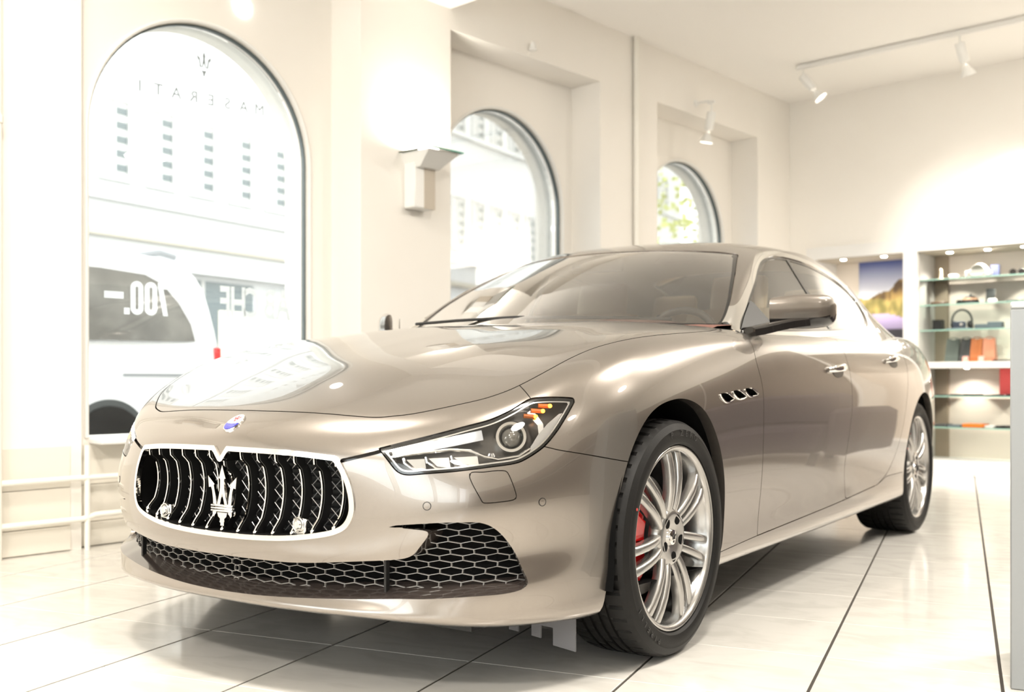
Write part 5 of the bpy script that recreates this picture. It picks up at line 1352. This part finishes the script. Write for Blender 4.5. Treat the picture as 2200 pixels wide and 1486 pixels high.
# white model car
mc = tag(empty('model_car', (-2.985, 9.33, Z1), 0), 'white rounded model car on the top glass shelf', 'model car')
pr = smooth_poly([(-.10,.02),(-.105,.05),(-.085,.065),(-.060,.070),(-.045,.100),(-.015,.122),(.030,.122),(.062,.098),(.080,.066),(.100,.050),(.102,.02)], 4, corners=(0, 10))
mb = MB(); V = []; n = len(pr)
for y, s_ in ((-.050, .80), (-.044, .95), (-.02, 1.0), (.02, 1.0), (.044, .95), (.050, .80)): V += [(x*(.9+.1*s_), y*(1-.25*max(0, (z-.07)/.06)), .02+(z-.02)*s_) for x, z in pr]
mb.add(V, [(k*n+i, (k+1)*n+i, (k+1)*n+(i+1) % n, k*n+(i+1) % n) for k in range(5) for i in range(n)]); mb.add(V[:n], [tuple(range(n))]); mb.add(V[5*n:], [tuple(range(n))[::-1]]); mb.build('body', MW, mc)
wv = smooth_poly([(-.045,.073),(-.030,.100),(-.005,.112),(.025,.112),(.050,.092),(.060,.073)], 3)
MB().prism([(x, z) for x, z in wv], -.0485, -.052, 'xz').build('side_window', mat('model_glass', (.30, .30, .26), .2), mc)
for x in (-.062, .062):
    for y in (-.045, .045): MB().lathe([(0, .010), (.018, .010), (.021, .006), (.021, -.006), (.018, -.010), (0, -.010)], 'y', (x, y, .021), 18).build('wheel', SATIN, mc)
thing_box('book_box', 'navy boxed book standing behind the white model car', 'book', -2.875, 9.42, Z1, (.075, .03, .115), NAVY, .003)
thing_box('card_box', 'small white card box on the top glass shelf', 'box', -3.19, 9.32, Z1, (.075, .06, .042), MW, .006)
fg = tag(empty('figurine', (-3.305, 9.33, Z1)), 'small cream figurine at the left of the top shelf', 'figurine'); MB().lathe([(0, 0), (.022, 0), (.024, .01), (.012, .03), (.016, .055), (.010, .075), (.014, .088), (.008, .10), (0, .103)], 'z', n=18).build('body', mat('cream_resin', (.62, .52, .36), .5), fg); MB().lathe([(0, -.004), (.028, -.004), (.028, 0)], 'z', (0, 0, .004), 18).build('base', BLK, fg)
thing_box('dark_case', 'dark flat case at the left of the top shelf', 'case', -3.372, 9.36, Z1, (.055, .08, .016), BLK, .004)
gl = tag(empty('sunglasses', (-2.66, 9.28, Z1)), 'black sunglasses lying on the top glass shelf', 'sunglasses')
for s_ in (-1, 1): MB().lathe([(0, .002), (.026, .002), (.028, 0), (.026, -.002), (0, -.002)], 'y', (s_*.034, 0, .028), 18).build('lens', GLOSSBLACK, gl); MB().tube([(s_*.064, 0, .035), (s_*.066, .06, .030), (s_*.062, .12, .006)], .003, 6).build('temple', BLACK, gl)
MB().tube([(-.010, 0, .032), (0, -.002, .036), (.010, 0, .032)], .003, 6).build('bridge', BLACK, gl)
# second shelf
thing_box('leather_case', 'flat dark brown leather case on the second glass shelf', 'case', -3.31, 9.32, Z2, (.135, .10, .032), BRN, .008)
cp = tag(empty('cap', (-3.055, 9.34, Z2)), 'black cap with orange stripe beside the leather case', 'cap'); MB().lathe([(0, .078), (.03, .074), (.058, .055), (.070, .02), (.072, 0)], 'z', n=24).build('crown', BLK, cp); MB().lathe([(0, .092), (.006, .090), (.010, .08), (.004, .072)], 'z', n=12).build('button', BLK, cp)
mb = MB(); mb.lathe([(.066, .004), (.125, .0), (.125, .005), (.066, .010)], 'z', n=16, a0=PI*1.05, a1=PI*1.75); mb.build('brim', BLK, cp); MB().lathe([(.0665, .036), (.0675, .038), (.062, .055), (.060, .054)], 'z', n=16, a0=PI*1.2, a1=PI*1.9).build('stripe', mat('cap_stripe', (.75, .45, .28), .6), cp)
thing_box('toy_car_case', 'low black case left of the black cap', 'case', -3.145, 9.36, Z2, (.05, .10, .040), BLK, .012)
bs = tag(empty('card_stand', (-2.90, 9.37, Z2)), 'dark grey upright card stand on the second shelf', 'stand'); mb = MB(); mb.box((0, 0, .065), (.075, .012, .13), bevel=.003, rot=Matrix.Rotation(R(-10), 3, 'X')); mb.build('panel', CHAR, bs); MB().box((0, .03, .04), (.04, .05, .08)).build('easel', CHAR, bs)
thing_box('white_pillbox', 'small white rounded box in front of the grey stand', 'box', -2.858, 9.28, Z2, (.072, .05, .036), MW, .014)
for k in range(3): thing_box('flat_wallet', ('leftmost', 'middle', 'rightmost')[k]+' flat black wallet of the row on the second shelf', 'wallet', -2.70+.11*k, 9.31, Z2, (.095, .075, .018), BLK, .005, 0, 'flat wallets on the second shelf')
# third shelf
thing_box('gift_cube', 'black cube box on the third glass shelf', 'box', -3.325, 9.33, Z3, (.08, .08, .082), BLK, .004, 0, None, BLK)
hp_ = tag(empty('headphones', (-3.125, 9.33, Z3)), 'black over-ear headphones standing on the third shelf', 'headphones')
MB().tube([(.085*math.cos(a), 0, .075+.10*math.sin(a)) for a in np.linspace(-.15, PI+.15, 24)], .0085, 8).build('headband', CHAR, hp_)
for s_ in (-1, 1): MB().lathe([(0, -.016), (.030, -.016), (.035, -.008), (.035, .008), (.030, .016), (0, .016)], 'x', (s_*.070, 0, .045), 20).build('ear_cup', BLK, hp_)
cm = tag(empty('camera_bag', (-3.115, 9.235, Z3)), 'small dark camera shaped bag in front of the headphones', 'bag'); MB().box((0, 0, .035), (.10, .06, .07), bevel=.010).build('body', mat('dark_blue_fabric', (.03, .04, .06), .6), cm); MB().box((0, 0, .006), (.19, .11, .012), bevel=.003).build('base', BLUG, cm); MB().lathe([(0, -.012), (.012, -.012), (.014, 0)], 'y', (.028, -.030, .042), 16).build('clasp', CHROME, cm)
thing_box('long_box', 'low blue grey box on the third shelf', 'box', -2.955, 9.33, Z3, (.105, .08, .044), BLUG, .004); thing_box('tall_box', 'taller blue grey box at the end of the third shelf row', 'box', -2.845, 9.33, Z3, (.115, .08, .060), BLUG, .004)
thing_box('small_black_box', 'black box next to the grey pedestal on the third shelf', 'box', -2.665, 9.33, Z3, (.05, .06, .055), BLK, .003)
# white board shelf: leather bags and candles
def gusset_bag(name, label, x, w, m, lean):
    t = tag(empty(name, (x, 9.34, ZW)), label, 'bag', 'leather bags on the white shelf'); b0, b1 = w/2, w/2-.004
    V = [(-b0, -.05, 0), (b0, -.05, 0), (b0, .05, 0), (-b0, .05, 0), (-b1+lean, -.012, .205), (0+lean, -.004, .195), (b1+lean, -.012, .205), (b1+lean, .012, .205), (0+lean, .004, .195), (-b1+lean, .012, .205), (0, -.05, 0), (0, .05, 0)]
    MB().add(V, [(0, 10, 5, 4), (10, 1, 6, 5), (2, 11, 8, 7), (11, 3, 9, 8), (1, 2, 7, 6), (3, 0, 4, 9), (4, 5, 8, 9), (5, 6, 7, 8), (0, 3, 11, 10), (10, 11, 2, 1)]).build('body', m, t, smooth=0)
    MB().tube([(-.03+lean, 0, .200), (-.028+lean, 0, .212), (.028+lean, 0, .212), (.03+lean, 0, .200)], .004, 6).build('handle', m, t)
    return t
gusset_bag('leather_bag', 'grey green leather bag on the white shelf', -3.205, .115, GRNB, .008); gusset_bag('leather_bag', 'dark grey leather bag beside the orange ones', -3.095, .085, CHAR, .004)
gusset_bag('leather_bag', 'deep orange leather bag next to the dark grey bag', -3.00, .10, ORB, .0); gusset_bag('leather_bag', 'salmon orange leather bag at the end of the row', -2.895, .10, mat('salmon_leather', (.60, .25, .15), .5), -.004)
for x, lb in ((-3.068, 'small pink box in front of the dark grey bag'), (-2.938, 'small pink box in front of the orange bags')): thing_box('pink_box', lb, 'box', x, 9.25, ZW, (.042, .042, .048), PINK, .004, 0, 'small pink boxes')
thing_box('dark_tray', 'thin dark tray near the grey pedestal on the white shelf', 'tray', -2.75, 9.32, ZW, (.20, .16, .014), BLK, .004)
# lower shelves
for k in range(6): thing_box('folded_cloth', ('first', 'second', 'third', 'fourth', 'fifth', 'sixth')[k]+' folded dark textile from the left under the white shelf', 'textile', -3.25+.115*k, 9.30, Z4, (.105, .20, .010+.004*(k % 3)), BLK, .004, 0, 'folded dark textiles')
thing_box('red_folder', 'red folder hanging under the white shelf', 'folder', -2.755, 9.30, Z4, (.10, .01, .235), mat('red_card', (.75, .10, .10), .5), .003)
for x, w, h, m, lb in ((-3.27, .10, .022, CHAR, 'charcoal flat booklet on the bottom glass shelf'), (-3.155, .10, .018, BLUG, 'blue grey booklet on the bottom glass shelf'), (-3.00, .17, .030, mat('bright_orange_card', (.80, .20, .02), .5), 'bright orange flat case on the bottom glass shelf'), (-2.865, .07, .020, MW, 'white booklet beside the bright orange case'), (-2.77, .09, .020, BLK, 'black flat case at the end of the bottom shelf')):
    thing_box('flat_case', lb, 'case', x, 9.30, Z5, (w, .18, h), m, .004)
# grey pedestal at the right edge
pd = tag(empty('display_pedestal', (-.957, 3.305, 0), R(42)), 'tall grey display pedestal at the right edge of the picture', 'pedestal')
GREYP = mat('pedestal_grey', (.26, .27, .275), .35, .2)
MB().span((.0, -.42, .0), (.42, .0, 1.0), bevel=.004).build('body', GREYP, pd); MB().span((-.0, -.42, 1.0), (.42, .0, 1.019), bevel=.004).build('top_plate', mat('pedestal_top', (.45, .46, .46), .3), pd)
pd.rotation_euler = (0, 0, R(15))
# desk and sofa out of view, added to darken reflections in the car's flank
ds = tag(empty('unseen_desk', (2.1, 3.4, 0), R(90)), 'long dark taupe counter added for the car flank to reflect', 'desk'); DM = mat('desk_taupe', (.085, .070, .058), .35)
MB().span((-2.4, -.35, 0), (2.6, .35, 1.06), bevel=.01).build('desk_body', DM, ds); MB().span((-2.5, -.40, 1.06), (2.7, .40, 1.10), bevel=.008).build('desk_top', mat('desk_top_grey', (.30, .28, .26), .3), ds)
for k in range(5): MB().span((-2.3+k*.98, .35, .10), (-1.40+k*.98, .37, 1.0), bevel=.006).build('desk_panel', DM, ds)
sf = tag(empty('sofa', (-.35, 7.5, 0), R(0)), 'unseen dark aubergine sofa added for the car flank to reflect', 'sofa'); SM = mat('aubergine_fabric', (.052, .038, .048), .8)
MB().span((-1.0, -.40, .12), (1.0, .40, .42), bevel=.05).build('seat', SM, sf); MB().span((-1.0, .22, .40), (1.0, .44, .85), bevel=.06).build('backrest', SM, sf)
for s_ in (-1, 1): MB().span((min(s_*.98, s_*1.18), -.40, .12), (max(s_*.98, s_*1.18), .44, .62), bevel=.05).build('armrest', SM, sf)
for x in (-.95, .95):
    for y in (-.33, .36): MB().span((x-.03, y-.03, 0), (x+.03, y+.03, .12)).build('leg', BLACK, sf)
